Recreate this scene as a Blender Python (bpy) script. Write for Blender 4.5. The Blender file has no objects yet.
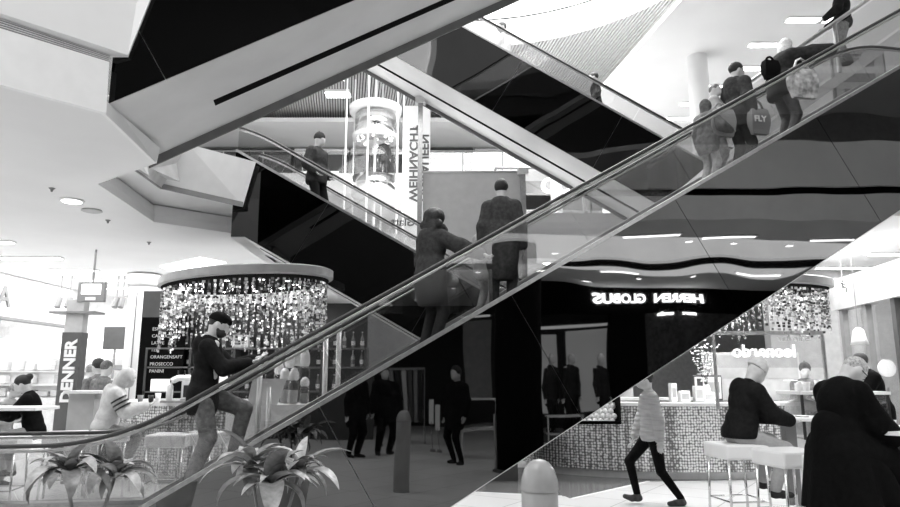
import bpy, bmesh, math, random
import numpy as np
from mathutils import Vector, Matrix
random.seed(7)
SC = bpy.context.scene
COL = SC.collection
PI = math.pi
def R(d): return math.radians(d)
def V(*a): return np.array(a, float)

# ------------------------------------------------------------------ survey: where a sight line of the photograph meets a height or a depth
CAMH = 1.57; FOC = 680.0; PIT = math.atan(124.5/680)
def ray(x, y):
    a = (x-450)/FOC; b = (253.5-y)/FOC
    return V(a, math.cos(PIT)-b*math.sin(PIT), math.sin(PIT)+b*math.cos(PIT))
def onz(x, y, z):
    d = ray(x, y); return V(0, 0, CAMH)+d*(z-CAMH)/d[2]
def at(x, y, Y):
    d = ray(x, y); return V(0, 0, CAMH)+d*Y/d[1]

# ------------------------------------------------------------------ materials
MATS = {}
def mat(name, v, rough=.5, metal=0., emit=0., noise=.04, scale=6., spec=.5, bump=0., bscale=40., coat=0.):
    if name in MATS: return MATS[name]
    m = bpy.data.materials.new(name); m.use_nodes = True
    nt = m.node_tree; b = nt.nodes['Principled BSDF']
    tc = nt.nodes.new('ShaderNodeTexCoord'); n = nt.nodes.new('ShaderNodeTexNoise'); n.inputs['Scale'].default_value = scale
    n.inputs['Detail'].default_value = 3
    r = nt.nodes.new('ShaderNodeValToRGB')
    lo = max(0, v*(1-noise*2.5)); hi = min(1, v*(1+noise*2.5))
    r.color_ramp.elements[0].position = .3; r.color_ramp.elements[1].position = .7
    r.color_ramp.elements[0].color = (lo, lo, lo, 1); r.color_ramp.elements[1].color = (hi, hi, hi, 1)
    nt.links.new(tc.outputs['Object'], n.inputs['Vector']); nt.links.new(n.outputs['Fac'], r.inputs['Fac'])
    nt.links.new(r.outputs['Color'], b.inputs['Base Color'])
    b.inputs['Roughness'].default_value = rough; b.inputs['Metallic'].default_value = metal
    b.inputs['Specular IOR Level'].default_value = spec
    if coat: b.inputs['Coat Weight'].default_value = coat
    if emit:
        b.inputs['Emission Color'].default_value = (1, 1, 1, 1); b.inputs['Emission Strength'].default_value = emit
    if bump:
        n2 = nt.nodes.new('ShaderNodeTexNoise'); n2.inputs['Scale'].default_value = bscale
        bp = nt.nodes.new('ShaderNodeBump'); bp.inputs['Strength'].default_value = bump; bp.inputs['Distance'].default_value = .02
        nt.links.new(tc.outputs['Object'], n2.inputs['Vector']); nt.links.new(n2.outputs['Fac'], bp.inputs['Height'])
        nt.links.new(bp.outputs['Normal'], b.inputs['Normal'])
    MATS[name] = m
    return m
def glass(name, tint=.9, refl=.10, rough=.0, v=1.):
    if name in MATS: return MATS[name]
    m = bpy.data.materials.new(name); m.use_nodes = True
    nt = m.node_tree; nt.nodes.remove(nt.nodes['Principled BSDF'])
    out = nt.nodes['Material Output']
    t = nt.nodes.new('ShaderNodeBsdfTransparent'); t.inputs['Color'].default_value = (tint, tint, tint, 1)
    g = nt.nodes.new('ShaderNodeBsdfGlossy'); g.inputs['Roughness'].default_value = rough; g.inputs['Color'].default_value = (v, v, v, 1)
    fr = nt.nodes.new('ShaderNodeLayerWeight'); fr.inputs['Blend'].default_value = .5
    pw = nt.nodes.new('ShaderNodeMath'); pw.operation = 'POWER'; pw.inputs[1].default_value = 4.; nt.links.new(fr.outputs['Facing'], pw.inputs[0])
    mx = nt.nodes.new('ShaderNodeMixShader')
    ad = nt.nodes.new('ShaderNodeMath'); ad.operation = 'ADD'; ad.inputs[1].default_value = refl
    nt.links.new(pw.outputs[0], ad.inputs[0]); nt.links.new(ad.outputs[0], mx.inputs[0])
    nt.links.new(t.outputs[0], mx.inputs[1]); nt.links.new(g.outputs[0], mx.inputs[2]); nt.links.new(mx.outputs[0], out.inputs['Surface'])
    MATS[name] = m; return m
def mirror(name, v, bump=.02, scale=.9, rough=.02):
    """polished black cladding: faintly uneven, so what it mirrors is a little wavy"""
    m = mat(name, v, rough=rough, metal=1., noise=.02, scale=2)
    nt = m.node_tree; b = nt.nodes['Principled BSDF']
    tc = nt.nodes.new('ShaderNodeTexCoord'); n = nt.nodes.new('ShaderNodeTexNoise'); n.inputs['Scale'].default_value = scale; n.inputs['Detail'].default_value = 1
    bp = nt.nodes.new('ShaderNodeBump'); bp.inputs['Strength'].default_value = 1.; bp.inputs['Distance'].default_value = bump
    nt.links.new(tc.outputs['Object'], n.inputs['Vector']); nt.links.new(n.outputs['Fac'], bp.inputs['Height']); nt.links.new(bp.outputs['Normal'], b.inputs['Normal'])
    return m

WHITE = mat('white_plaster', .80, .7, noise=.015, scale=1.2)
CEIL = mat('ceiling_plaster', .80, .8, noise=.012, scale=.8)
PANELW = mat('white_panel', .84, .45, noise=.01)
SOFFIT = mat('grey_painted_steel', .70, .45, noise=.02, scale=2)
SOFF2 = mat('dark_grey_edge', .14, .5)
STEEL = mat('brushed_steel', .42, .32, metal=.9, noise=.06, scale=20)
CHROME = mat('chrome', .75, .12, metal=1., noise=.03)
RUB = mat('black_rubber', .03, .45)
BLACK = mat('black_paint', .006, .9, spec=.05)
DARK = mat('dark_panel', .02, .35)
DGREY = mat('dark_grey', .07, .5)
MGREY = mat('mid_grey', .22, .5)
LGREY = mat('light_grey', .45, .5)
PALE = mat('pale_grey', .62, .5)
LAMP = mat('lamp_glow', .9, .5, emit=7., noise=0)
LAMPS = mat('soft_lamp_glow', .9, .5, emit=2.2, noise=0)
SCREEN = mat('lit_screen', .9, .4, emit=.8, noise=0)
SIGNW = mat('lit_sign_white', .9, .4, emit=9., noise=0)
INK = mat('ink', .05, .6)
GLASS = glass('clear_glass', .88, .06)
GLASSB = glass('shop_glass', .93, .04)
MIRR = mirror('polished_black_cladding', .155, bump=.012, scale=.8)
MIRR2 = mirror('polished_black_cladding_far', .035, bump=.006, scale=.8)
SKIN = mat('skin', .58, .55, noise=.05, scale=14)

# ------------------------------------------------------------------ mesh helpers
class MB:
    def __init__(s): s.v = []; s.f = []
    def poly(s, pts):
        i = len(s.v); s.v += [tuple(map(float, p)) for p in pts]; s.f.append(tuple(range(i, i+len(pts)))); return s
    def hull8(s, p):      # 8 points: bottom ring then top ring
        i = len(s.v); s.v += [tuple(map(float, q)) for q in p]
        for f in ((3, 2, 1, 0), (4, 5, 6, 7), (0, 1, 5, 4), (1, 2, 6, 5), (2, 3, 7, 6), (3, 0, 4, 7)): s.f.append(tuple(i+k for k in f))
        return s
    def box(s, a, b, M=None):
        x0, y0, z0 = a; x1, y1, z1 = b
        p = [(x0, y0, z0), (x1, y0, z0), (x1, y1, z0), (x0, y1, z0), (x0, y0, z1), (x1, y0, z1), (x1, y1, z1), (x0, y1, z1)]
        if M is not None: p = [tuple(M @ Vector(q)) for q in p]
        return s.hull8(p)
    def prism(s, ring, off):   # polygon ring and an offset vector
        n = len(ring); i = len(s.v); off = V(*off)
        s.v += [tuple(map(float, q)) for q in ring]+[tuple(V(*q)+off) for q in ring]
        s.f.append(tuple(i+k for k in range(n))[::-1]); s.f.append(tuple(i+n+k for k in range(n)))
        for k in range(n): s.f.append((i+k, i+(k+1) % n, i+n+(k+1) % n, i+n+k))
        return s
    def tube(s, pts, r, n=8, cap=True, r2=None, sy=1.):
        pts = [Vector(tuple(map(float, p))) for p in pts]; base = len(s.v); N = len(pts)
        for k, p in enumerate(pts):
            d = (pts[min(k+1, N-1)]-pts[max(k-1, 0)]).normalized()
            u = Vector((0, 0, 1)) if abs(d.z) < .95 else Vector((1, 0, 0))
            a = d.cross(u).normalized(); b = a.cross(d).normalized()
            rr = r[k] if isinstance(r, (list, tuple)) else (r if r2 is None else r+(r2-r)*k/(N-1))
            for j in range(n):
                t = 2*PI*j/n; s.v.append(tuple(p+a*rr*math.cos(t)+b*rr*sy*math.sin(t)))
        for k in range(N-1):
            for j in range(n):
                s.f.append((base+k*n+j, base+k*n+(j+1) % n, base+(k+1)*n+(j+1) % n, base+(k+1)*n+j))
        if cap:
            s.f.append(tuple(base+j for j in range(n))[::-1]); s.f.append(tuple(base+(N-1)*n+j for j in range(n)))
        return s
    def lathe(s, prof, c=(0, 0, 0), n=20, sx=1., sy=1.):   # profile of (radius, z)
        base = len(s.v)
        for r, z in prof:
            for j in range(n):
                t = 2*PI*j/n; s.v.append((c[0]+r*sx*math.cos(t), c[1]+r*sy*math.sin(t), c[2]+z))
        for k in range(len(prof)-1):
            for j in range(n):
                s.f.append((base+k*n+j, base+k*n+(j+1) % n, base+(k+1)*n+(j+1) % n, base+(k+1)*n+j))
        if prof[0][0] > 1e-4: s.f.append(tuple(base+j for j in range(n))[::-1])
        if prof[-1][0] > 1e-4: s.f.append(tuple(base+(len(prof)-1)*n+j for j in range(n)))
        return s
    def build(s, name, m, parent=None, smooth=False, loc=None, fix=True, bevel=0):
        me = bpy.data.meshes.new(name); me.from_pydata(s.v, [], s.f)
        if fix:
            bm = bmesh.new(); bm.from_mesh(me); bmesh.ops.recalc_face_normals(bm, faces=bm.faces); bm.to_mesh(me); bm.free()
        if smooth: me.polygons.foreach_set('use_smooth', [True]*len(me.polygons))
        me.materials.append(m); o = bpy.data.objects.new(name, me); COL.objects.link(o)
        if parent is not None: o.parent = parent
        if loc is not None: o.location = loc
        if bevel:
            bv = o.modifiers.new('b', 'BEVEL'); bv.width = bevel; bv.segments = 2
        return o
def thing(name, label, cat, loc=(0, 0, 0), rz=0., group=None):
    o = bpy.data.objects.new(name, None); COL.objects.link(o); o.location = loc; o.rotation_euler = (0, 0, rz)
    o.empty_display_size = .1
    return tag(o, label, cat, group)
def tag(o, label, cat, group=None):
    o['label'] = label; o['category'] = cat
    if group: o['group'] = group
    return o
def struct(o): o['kind'] = 'structure'; return o
def dup(root, loc=None, rz=None, label=None, group=None, sc=None):
    r = root.copy(); COL.objects.link(r)
    if loc is not None: r.location = loc
    if rz is not None: r.rotation_euler = (0, 0, rz)
    if sc is not None: r.scale = (sc, sc, sc)
    if label: r['label'] = label
    if group: r['group'] = group
    for ch in list(root.children):
        c = ch.copy(); COL.objects.link(c); c.parent = r
        for g in ch.children:
            d = g.copy(); COL.objects.link(d); d.parent = c
    return r
def text(s, size, m, name, parent=None, origin=(0, 0, 0), xdir=(1, 0, 0), up=(0, 0, 1), depth=.01, mirrored=False, align='LEFT', bold=0., xs=1.):
    cu = bpy.data.curves.new('txt', 'FONT'); cu.body = s; cu.size = size; cu.extrude = depth; cu.align_x = align; cu.offset = bold
    cu.resolution_u = 3
    t = bpy.data.objects.new('txt', cu); COL.objects.link(t)
    dg = bpy.context.evaluated_depsgraph_get(); me = bpy.data.meshes.new_from_object(t.evaluated_get(dg))
    bpy.data.objects.remove(t)
    xd = Vector(xdir).normalized(); ud = Vector(up).normalized(); nd = xd.cross(ud)
    for v in me.vertices:
        x = v.co.x*(-1 if mirrored else 1)*xs
        v.co = Vector(origin)+xd*x+ud*v.co.y+nd*v.co.z
    me.materials.clear(); me.materials.append(m); me.name = name
    o = bpy.data.objects.new(name, me); COL.objects.link(o)
    if parent is not None: o.parent = parent
    return o
def clip(poly, f):     # keep where f(p) >= 0
    out = []
    for i in range(len(poly)):
        a, b = poly[i], poly[(i+1) % len(poly)]; fa, fb = f(a), f(b)
        if fa >= 0: out.append(a)
        if (fa >= 0) != (fb >= 0):
            t = fa/(fa-fb); out.append(tuple(a[k]+(b[k]-a[k])*t for k in range(2)))
    return out

# ------------------------------------------------------------------ smooth figures grown from blended limbs
def sd_cone(P, a, b, ra, rb):
    a = V(*a); b = V(*b); ba = b-a; pa = P-a
    h = np.clip((pa@ba)/max(ba@ba, 1e-9), 0, 1)
    return np.linalg.norm(pa-h[..., None]*ba, axis=-1)-(ra+(rb-ra)*h)
def sd_ell(P, c, r, B):
    q = (P-V(*c))@B.T; r = V(*r)
    k0 = np.linalg.norm(q/r, axis=-1); k1 = np.linalg.norm(q/(r*r), axis=-1)+1e-9
    return k0*(k0-1)/k1
def evalsdf(P, prims, k):
    D = None
    for p in prims:
        if p[0] == 'c': d = sd_cone(P, *p[1:5])
        elif p[0] == 'e': d = sd_ell(P, p[1], p[2], p[3])
        elif p[0] == 'cut':          # half space removed
            D = np.maximum(D, (P-V(*p[1]))@V(*p[2])); continue
        elif p[0] == 'sub':
            D = np.maximum(D, -sd_ell(P, p[1], p[2], p[3])); continue
        if D is None: D = d
        else:
            h = np.clip(.5+.5*(D-d)/k, 0, 1); D = D+(d-D)*h-k*h*(1-h)
    return D
def nets(prims, h, k=.03, pad=.03):
    lo = V(9, 9, 9); hi = -lo
    for p in prims:
        if p[0] == 'c':
            r = max(p[3], p[4]); 
            for q in (p[1], p[2]): lo = np.minimum(lo, V(*q)-r); hi = np.maximum(hi, V(*q)+r)
        elif p[0] == 'e':
            r = max(p[2]); lo = np.minimum(lo, V(*p[1])-r); hi = np.maximum(hi, V(*p[1])+r)
    lo -= pad; hi += pad
    n = np.ceil((hi-lo)/h).astype(int)+1
    ax = [lo[i]+h*np.arange(n[i]) for i in range(3)]
    P = np.stack(np.meshgrid(*ax, indexing='ij'), -1)
    F = evalsdf(P, prims, k); S = F < 0
    c = [slice(0, -1), slice(1, None)]
    acc = np.zeros(tuple(n-1)+(3,)); cnt = np.zeros(tuple(n-1))
    for axis in range(3):
        oth = [i for i in range(3) if i != axis]
        for u in (0, 1):
            for w in (0, 1):
                s0 = [None]*3; s1 = [None]*3
                s0[axis] = c[0]; s1[axis] = c[1]
                s0[oth[0]] = s1[oth[0]] = c[u]; s0[oth[1]] = s1[oth[1]] = c[w]
                fa = F[tuple(s0)]; fb = F[tuple(s1)]; m = (fa < 0) != (fb < 0)
                t = np.where(m, fa/np.where(m, fa-fb, 1), 0)
                pos = np.zeros(acc.shape); pos[..., axis] = t; pos[..., oth[0]] = u; pos[..., oth[1]] = w
                acc += pos*m[..., None]; cnt += m
    act = cnt > 0; idx = -np.ones(act.shape, int); idx[act] = np.arange(act.sum())
    ij = np.argwhere(act); ver = lo+h*(ij+acc[act]/cnt[act][:, None])
    faces = []
    for axis in range(3):
        oth = [(axis+1) % 3, (axis+2) % 3]
        s0 = [slice(None)]*3; s1 = [slice(None)]*3; s0[axis] = c[0]; s1[axis] = c[1]
        m = S[tuple(s0)] != S[tuple(s1)]
        e = np.argwhere(m); ok = (e[:, oth[0]] > 0) & (e[:, oth[1]] > 0) & (e[:, oth[0]] < n[oth[0]]-1) & (e[:, oth[1]] < n[oth[1]]-1)
        e = e[ok]; flip = S[tuple(s0)][tuple(e.T)]
        q = []
        for du, dw in ((-1, -1), (0, -1), (0, 0), (-1, 0)):
            g = e.copy(); g[:, oth[0]] += du; g[:, oth[1]] += dw; q.append(idx[tuple(g.T)])
        q = np.stack(q, 1); q[~flip] = q[~flip][:, ::-1]; faces.append(q)
    return ver, np.concatenate(faces)
def blob(name, groups, m, parent, scale=1.):
    """groups: list of (prims, voxel, k) that end up in one mesh"""
    vs = []; fs = []; off = 0
    for prims, h, k in groups:
        v, f = nets(prims, h, k); vs.append(v*scale); fs.append(f+off); off += len(v)
    v = np.concatenate(vs); f = np.concatenate(fs)
    me = bpy.data.meshes.new(name); me.from_pydata(v.tolist(), [], f.tolist())
    me.polygons.foreach_set('use_smooth', [True]*len(me.polygons)); me.materials.append(m)
    o = bpy.data.objects.new(name, me); COL.objects.link(o); o.parent = parent
    return o
def rot(axis, a):
    return np.array(Matrix.Rotation(a, 3, axis))
def ik(a, t, l1, l2, hint):
    a = V(*a); t = V(*t); hint = V(*hint); d = t-a; L = np.linalg.norm(d); mx = (l1+l2)*.995
    if L > mx: d = d*mx/L; L = mx
    if L < abs(l1-l2)+.02: L = abs(l1-l2)+.02
    u = d/np.linalg.norm(d); x = (l1*l1-l2*l2+L*L)/(2*L); y = math.sqrt(max(l1*l1-x*x, 0))
    h = hint-u*(hint@u); h = h/(np.linalg.norm(h)+1e-9)
    return a+u*x+h*y, a+u*L
def garm(v, name): return mat('cloth_%s_%d' % (name, int(v*1000)), v, .8, noise=.04 if v > .3 else .12, scale=22, spec=.06, bump=.25, bscale=30)
def person(name, label, loc, rz, H=1.75, lean=0, pz=.93, head=(0, 0), lh=(.03, .25, .80), rh=(.03, -.25, .80), lf=(0, .11, 0), rf=(0, -.11, 0),
           top=.05, hem=.72, puff=.02, legs=.05, shoes=.03, hair='short', hv=.03, skin=None, hood=False, vox=.016, elb=(-.6, 0, -.5), knee=(1, 0, 0),
           group=None, side=0, coat=False, legpuff=.014, hat=None, bare_head=False, extra=None):
    root = thing(name, label, 'person', loc, rz, group)
    s = H/1.75; skin = skin or SKIN
    T = rot('Y', R(lean))@rot('X', R(side))
    pel = V(0, 0, pz)
    def up(x, y, z): return pel+T@V(x, y, z)      # z above the pelvis
    waist = up(0, 0, .14); chest = up(0, 0, .36); nk0 = up(-.01, 0, .50); 
    sh = {1: up(0, .175, .475), -1: up(0, -.175, .475)}
    nk1 = up(.015, 0, .60)
    Hd = T@rot('Z', R(head[1]))@rot('Y', R(head[0])); hc = nk1+Hd@V(.02, 0, .105)
    arms = {}
    for sgn, tgt in ((1, lh), (-1, rh)):
        e_, w_ = ik(sh[sgn], tgt, .29, .26, (elb[0], sgn*.35+elb[1], elb[2])); arms[sgn] = (e_, w_)
    hips = {1: pel+V(0, .09, -.02), -1: pel+V(0, -.09, -.02)}; leg = {}
    for sgn, ft in ((1, lf), (-1, rf)):
        k_, a_ = ik(hips[sgn], V(*ft[:3])+V(-.03, 0, .09), .44, .42, V(*knee)+V(0, sgn*.12, 0)); leg[sgn] = (k_, a_)
    def hp(x, y, z): return hc+Hd@V(x, y, z)
    BI = Hd.T
    headp = [('e', hp(0, 0, .015), (.098, .078, .105), BI), ('e', hp(.03, 0, -.055), (.062, .055, .062), BI), ('c', hp(.088, 0, .005), hp(.112, 0, -.03), .009, .014),
             ('e', hp(.075, 0, -.075), (.02, .022, .016), BI), ('c', hp(.088, .0, -.052), hp(.09, 0, -.058), .014, .012)]
    for q in (1, -1): headp += [('e', hp(-.005, q*.078, -.01), (.018, .008, .032), BI), ('c', hp(.083, q*.02, .022), hp(.078, q*.045, .022), .012, .010)]
    TI = T.T
    tor = [('e', chest, (.105, .155, .19), TI), ('e', waist, (.095, .135, .15), TI), ('e', pel+T@V(0, 0, .02), (.11, .155, .12), TI)]
    body = headp+[('c', nk0, nk1+Hd@V(-.01, 0, .05), .058, .052)]+tor+[('c', nk0+T@V(0, q*.04, -.02), sh[q], .05, .055) for q in (1, -1)]
    for q in (1, -1):
        e_, w_ = arms[q]; k_, a_ = leg[q]
        body += [('c', sh[q], e_, .052, .042), ('c', e_, w_, .042, .027), ('c', hips[q], k_, .085, .055), ('c', k_, a_, .055, .038)]
    hands = []
    for q in (1, -1):
        e_, w_ = arms[q]; d = (w_-e_)/np.linalg.norm(w_-e_); z = V(0, 0, 1.); sd = np.cross(d, z); 
        if np.linalg.norm(sd) < .3: sd = V(1., 0, 0)
        sd = sd/np.linalg.norm(sd); nn = np.cross(sd, d)*-1
        B = np.stack([d, sd, nn]); pc = w_+d*.05
        pr = [('c', w_-d*.02, w_+d*.02, .027, .027), ('e', pc, (.05, .04, .018), B)]
        for i, (o_, L) in enumerate(((-.03, .062), (-.01, .075), (.01, .07), (.029, .055))):
            f0 = pc+d*.035+sd*o_; f1 = f0+d*L*.5-nn*.012; f2 = f1+d*L*.4-nn*.022
            pr += [('c', f0, f1, .010, .0092), ('c', f1, f2, .0092, .0078)]
        t0 = pc-d*.02+sd*(-.034*q); t1 = t0+d*.03+sd*(-.022*q)-nn*.01; t2 = t1+d*.028
        pr += [('c', t0, t1, .012, .011), ('c', t1, t2, .011, .009)]
        hands.append((pr, .0075, .008))
    blob('body', [(body, vox, .035)]+hands, skin, root, s)
    # clothing
    p = puff
    tp = [('e', chest, (.115+p, .155+p*.8, .20+p*.5), TI), ('e', waist, (.108+p, .148+p, .17), TI), ('c', nk0+T@V(-.0, 0, .03), nk0+T@V(-.02, 0, -.02), .07, .08)]
    hd = up(0, 0, hem-.93) if not coat else None
    if hem < .92:
        tp += [('e', pel+T@V(0, 0, .0), (.125+p, .172+p, .16), TI)]
        if hem < .80 and not coat: tp += [('e', pel+V(0, 0, -.09), (.13+p, .175+p, .16+(.8-hem)), np.eye(3))]
    for q in (1, -1):
        e_, w_ = arms[q]; d = (w_-e_)/np.linalg.norm(w_-e_)
        tp += [('c', nk0+T@V(0, q*.05, -.02), sh[q]-T@V(0, 0, .02), .058+p*.7, .052+p*.7), ('c', sh[q]-T@V(0, q*.01, .02), e_, .060+p*.75, .050+p*.8), ('c', e_, w_-d*.01, .052+p, .036+p*.7)]
        if coat:
            k_, a_ = leg[q]; tp += [('c', hips[q], hips[q]+(k_-hips[q])*.95, .13+p, .10+p)]
    if hood: tp += [('e', nk0+T@V(-.10, 0, -.03), (.065, .13, .11), TI), ('c', nk0+T@V(-.03, .07, .05), nk0+T@V(.05, .04, -.02), .035, .03), ('c', nk0+T@V(-.03, -.07, .05), nk0+T@V(.05, -.04, -.02), .035, .03)]
    if hem < .92 and not coat and pz > .8: tp.append(('cut', (0, 0, hem), (0, 0, -1)))
    elif not coat: tp.append(('cut', pel+T@V(0, 0, hem-.93), -(T@V(0, 0, 1))))
    blob('jacket' if not coat else 'coat', [(tp, vox, .03)], garm(top, 'top'), root, s)
    lp = [('e', pel, (.12, .165, .12), np.eye(3))]
    g = legpuff
    for q in (1, -1):
        k_, a_ = leg[q]; d = (a_-k_)/np.linalg.norm(a_-k_)
        lp += [('c', hips[q], k_, .094+g, .062+g), ('c', k_, a_-d*.0, .062+g, .045+g)]
    blob('trousers', [(lp, vox, .02)], garm(legs, 'legs'), root, s)
    sp = []
    for q, ft in ((1, lf), (-1, rf)):
        k_, a_ = leg[q]; z0 = a_[2]-.09
        fd = V(1, q*.12, 0); fd = fd/np.linalg.norm(fd); tilt = ft[3] if len(ft) > 3 else 0
        sp = [('c', a_+V(0, 0, -.02), a_+V(0, 0, -.045), .05, .05), ('c', a_+V(-.03, 0, -.052), a_+fd*.07+V(0, 0, -.056), .038, .038), ('c', a_+fd*.07+V(0, 0, -.056), a_+fd*.16+V(0, 0, -.062+tilt), .04, .03)]
        blob('shoe', [(sp, max(vox*.8, .01), .02)], garm(shoes, 'shoe'), root, s)
    # hair, hat
    if hair != 'none':
        hr = [('e', hp(-.012, 0, .035), (.108, .092, .105), BI)]
        cuts = [('sub', hp(.10, 0, -.045), (.085, .12, .105), BI), ('cut', hp(0, 0, -.07), -(Hd@V(.25, 0, 1)))]
        if hair == 'short': pr = hr+cuts
        elif hair == 'crop': pr = [('e', hp(-.008, 0, .03), (.102, .084, .098), BI)]+cuts
        elif hair == 'long':
            pr = hr+[('e', hp(-.045, 0, -.07), (.085, .10, .13), BI), ('c', hp(-.06, .03, -.1), hp(-.08, .03, -.20), .06, .05), ('c', hp(-.06, -.03, -.1), hp(-.08, -.03, -.20), .06, .05), ('sub', hp(.115, 0, -.05), (.085, .075, .13), BI)]
        elif hair == 'curly':
            pr = [('e', hp(-.02, 0, .04), (.135, .13, .125), BI), ('e', hp(-.06, 0, -.12), (.10, .14, .17), BI)]
            rr = random.Random(3)
            for i in range(22):
                a_ = rr.uniform(.6, 2*PI-.6); zz = rr.uniform(-.30, .08); q = .10+.035*(zz < -.05)
                pr.append(('e', hp(-.02+q*math.cos(a_)*.9, q*math.sin(a_), zz), (.05, .05, .06), BI))
            pr.append(('sub', hp(.14, 0, -.05), (.08, .07, .12), BI))
        elif hair == 'bun':
            pr = hr+cuts[:1]+[('e', hp(-.12, 0, .06), (.05, .05, .05), BI), ('cut', hp(0, 0, -.09), -(Hd@V(.25, 0, 1)))]
        blob('hair', [(pr, min(vox, .012), .012)], mat('hair_%d' % int(hv*100), hv, .6, noise=.2, scale=60, bump=.5, bscale=90), root, s)
    if hat == 'beanie':
        blob('beanie', [([('e', hp(-.012, 0, .055), (.112, .098, .115), BI), ('c', hp(-.03, 0, .15), hp(-.03, 0, .17), .02, .02), ('cut', hp(0, 0, .02), -(Hd@V(.15, 0, 1)))], .010, .01)], garm(extra or .03, 'knit'), root, s)
    if hat == 'cap':
        o = blob('cap', [([('e', hp(-.005, 0, .055), (.112, .096, .085), BI), ('c', hp(.07, 0, .05), hp(.085, 0, .052), .05, .045), ('cut', hp(0, 0, .03), -(Hd@V(.1, 0, 1)))], .009, .02)], garm(.006, 'cap'), root, s)
    if hat == 'hood':
        blob('hood', [([('e', hp(-.02, 0, .01), (.125, .108, .14), BI), ('c', hp(-.05, 0, -.08), nk0, .09, .10), ('sub', hp(.12, 0, -.03), (.09, .07, .12), BI)], .012, .03)], garm(extra or top, 'hoodcloth'), root, s)
    if hair == 'beard' or name == 'bearded': pass
    root['_s'] = s
    J = dict(hp=hp, hc=hc, arms=arms, leg=leg, sh=sh, nk0=nk0, pel=pel, T=T, s=s, up=up, Hd=Hd, BI=BI)
    del root['_s']
    return root, J
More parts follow.
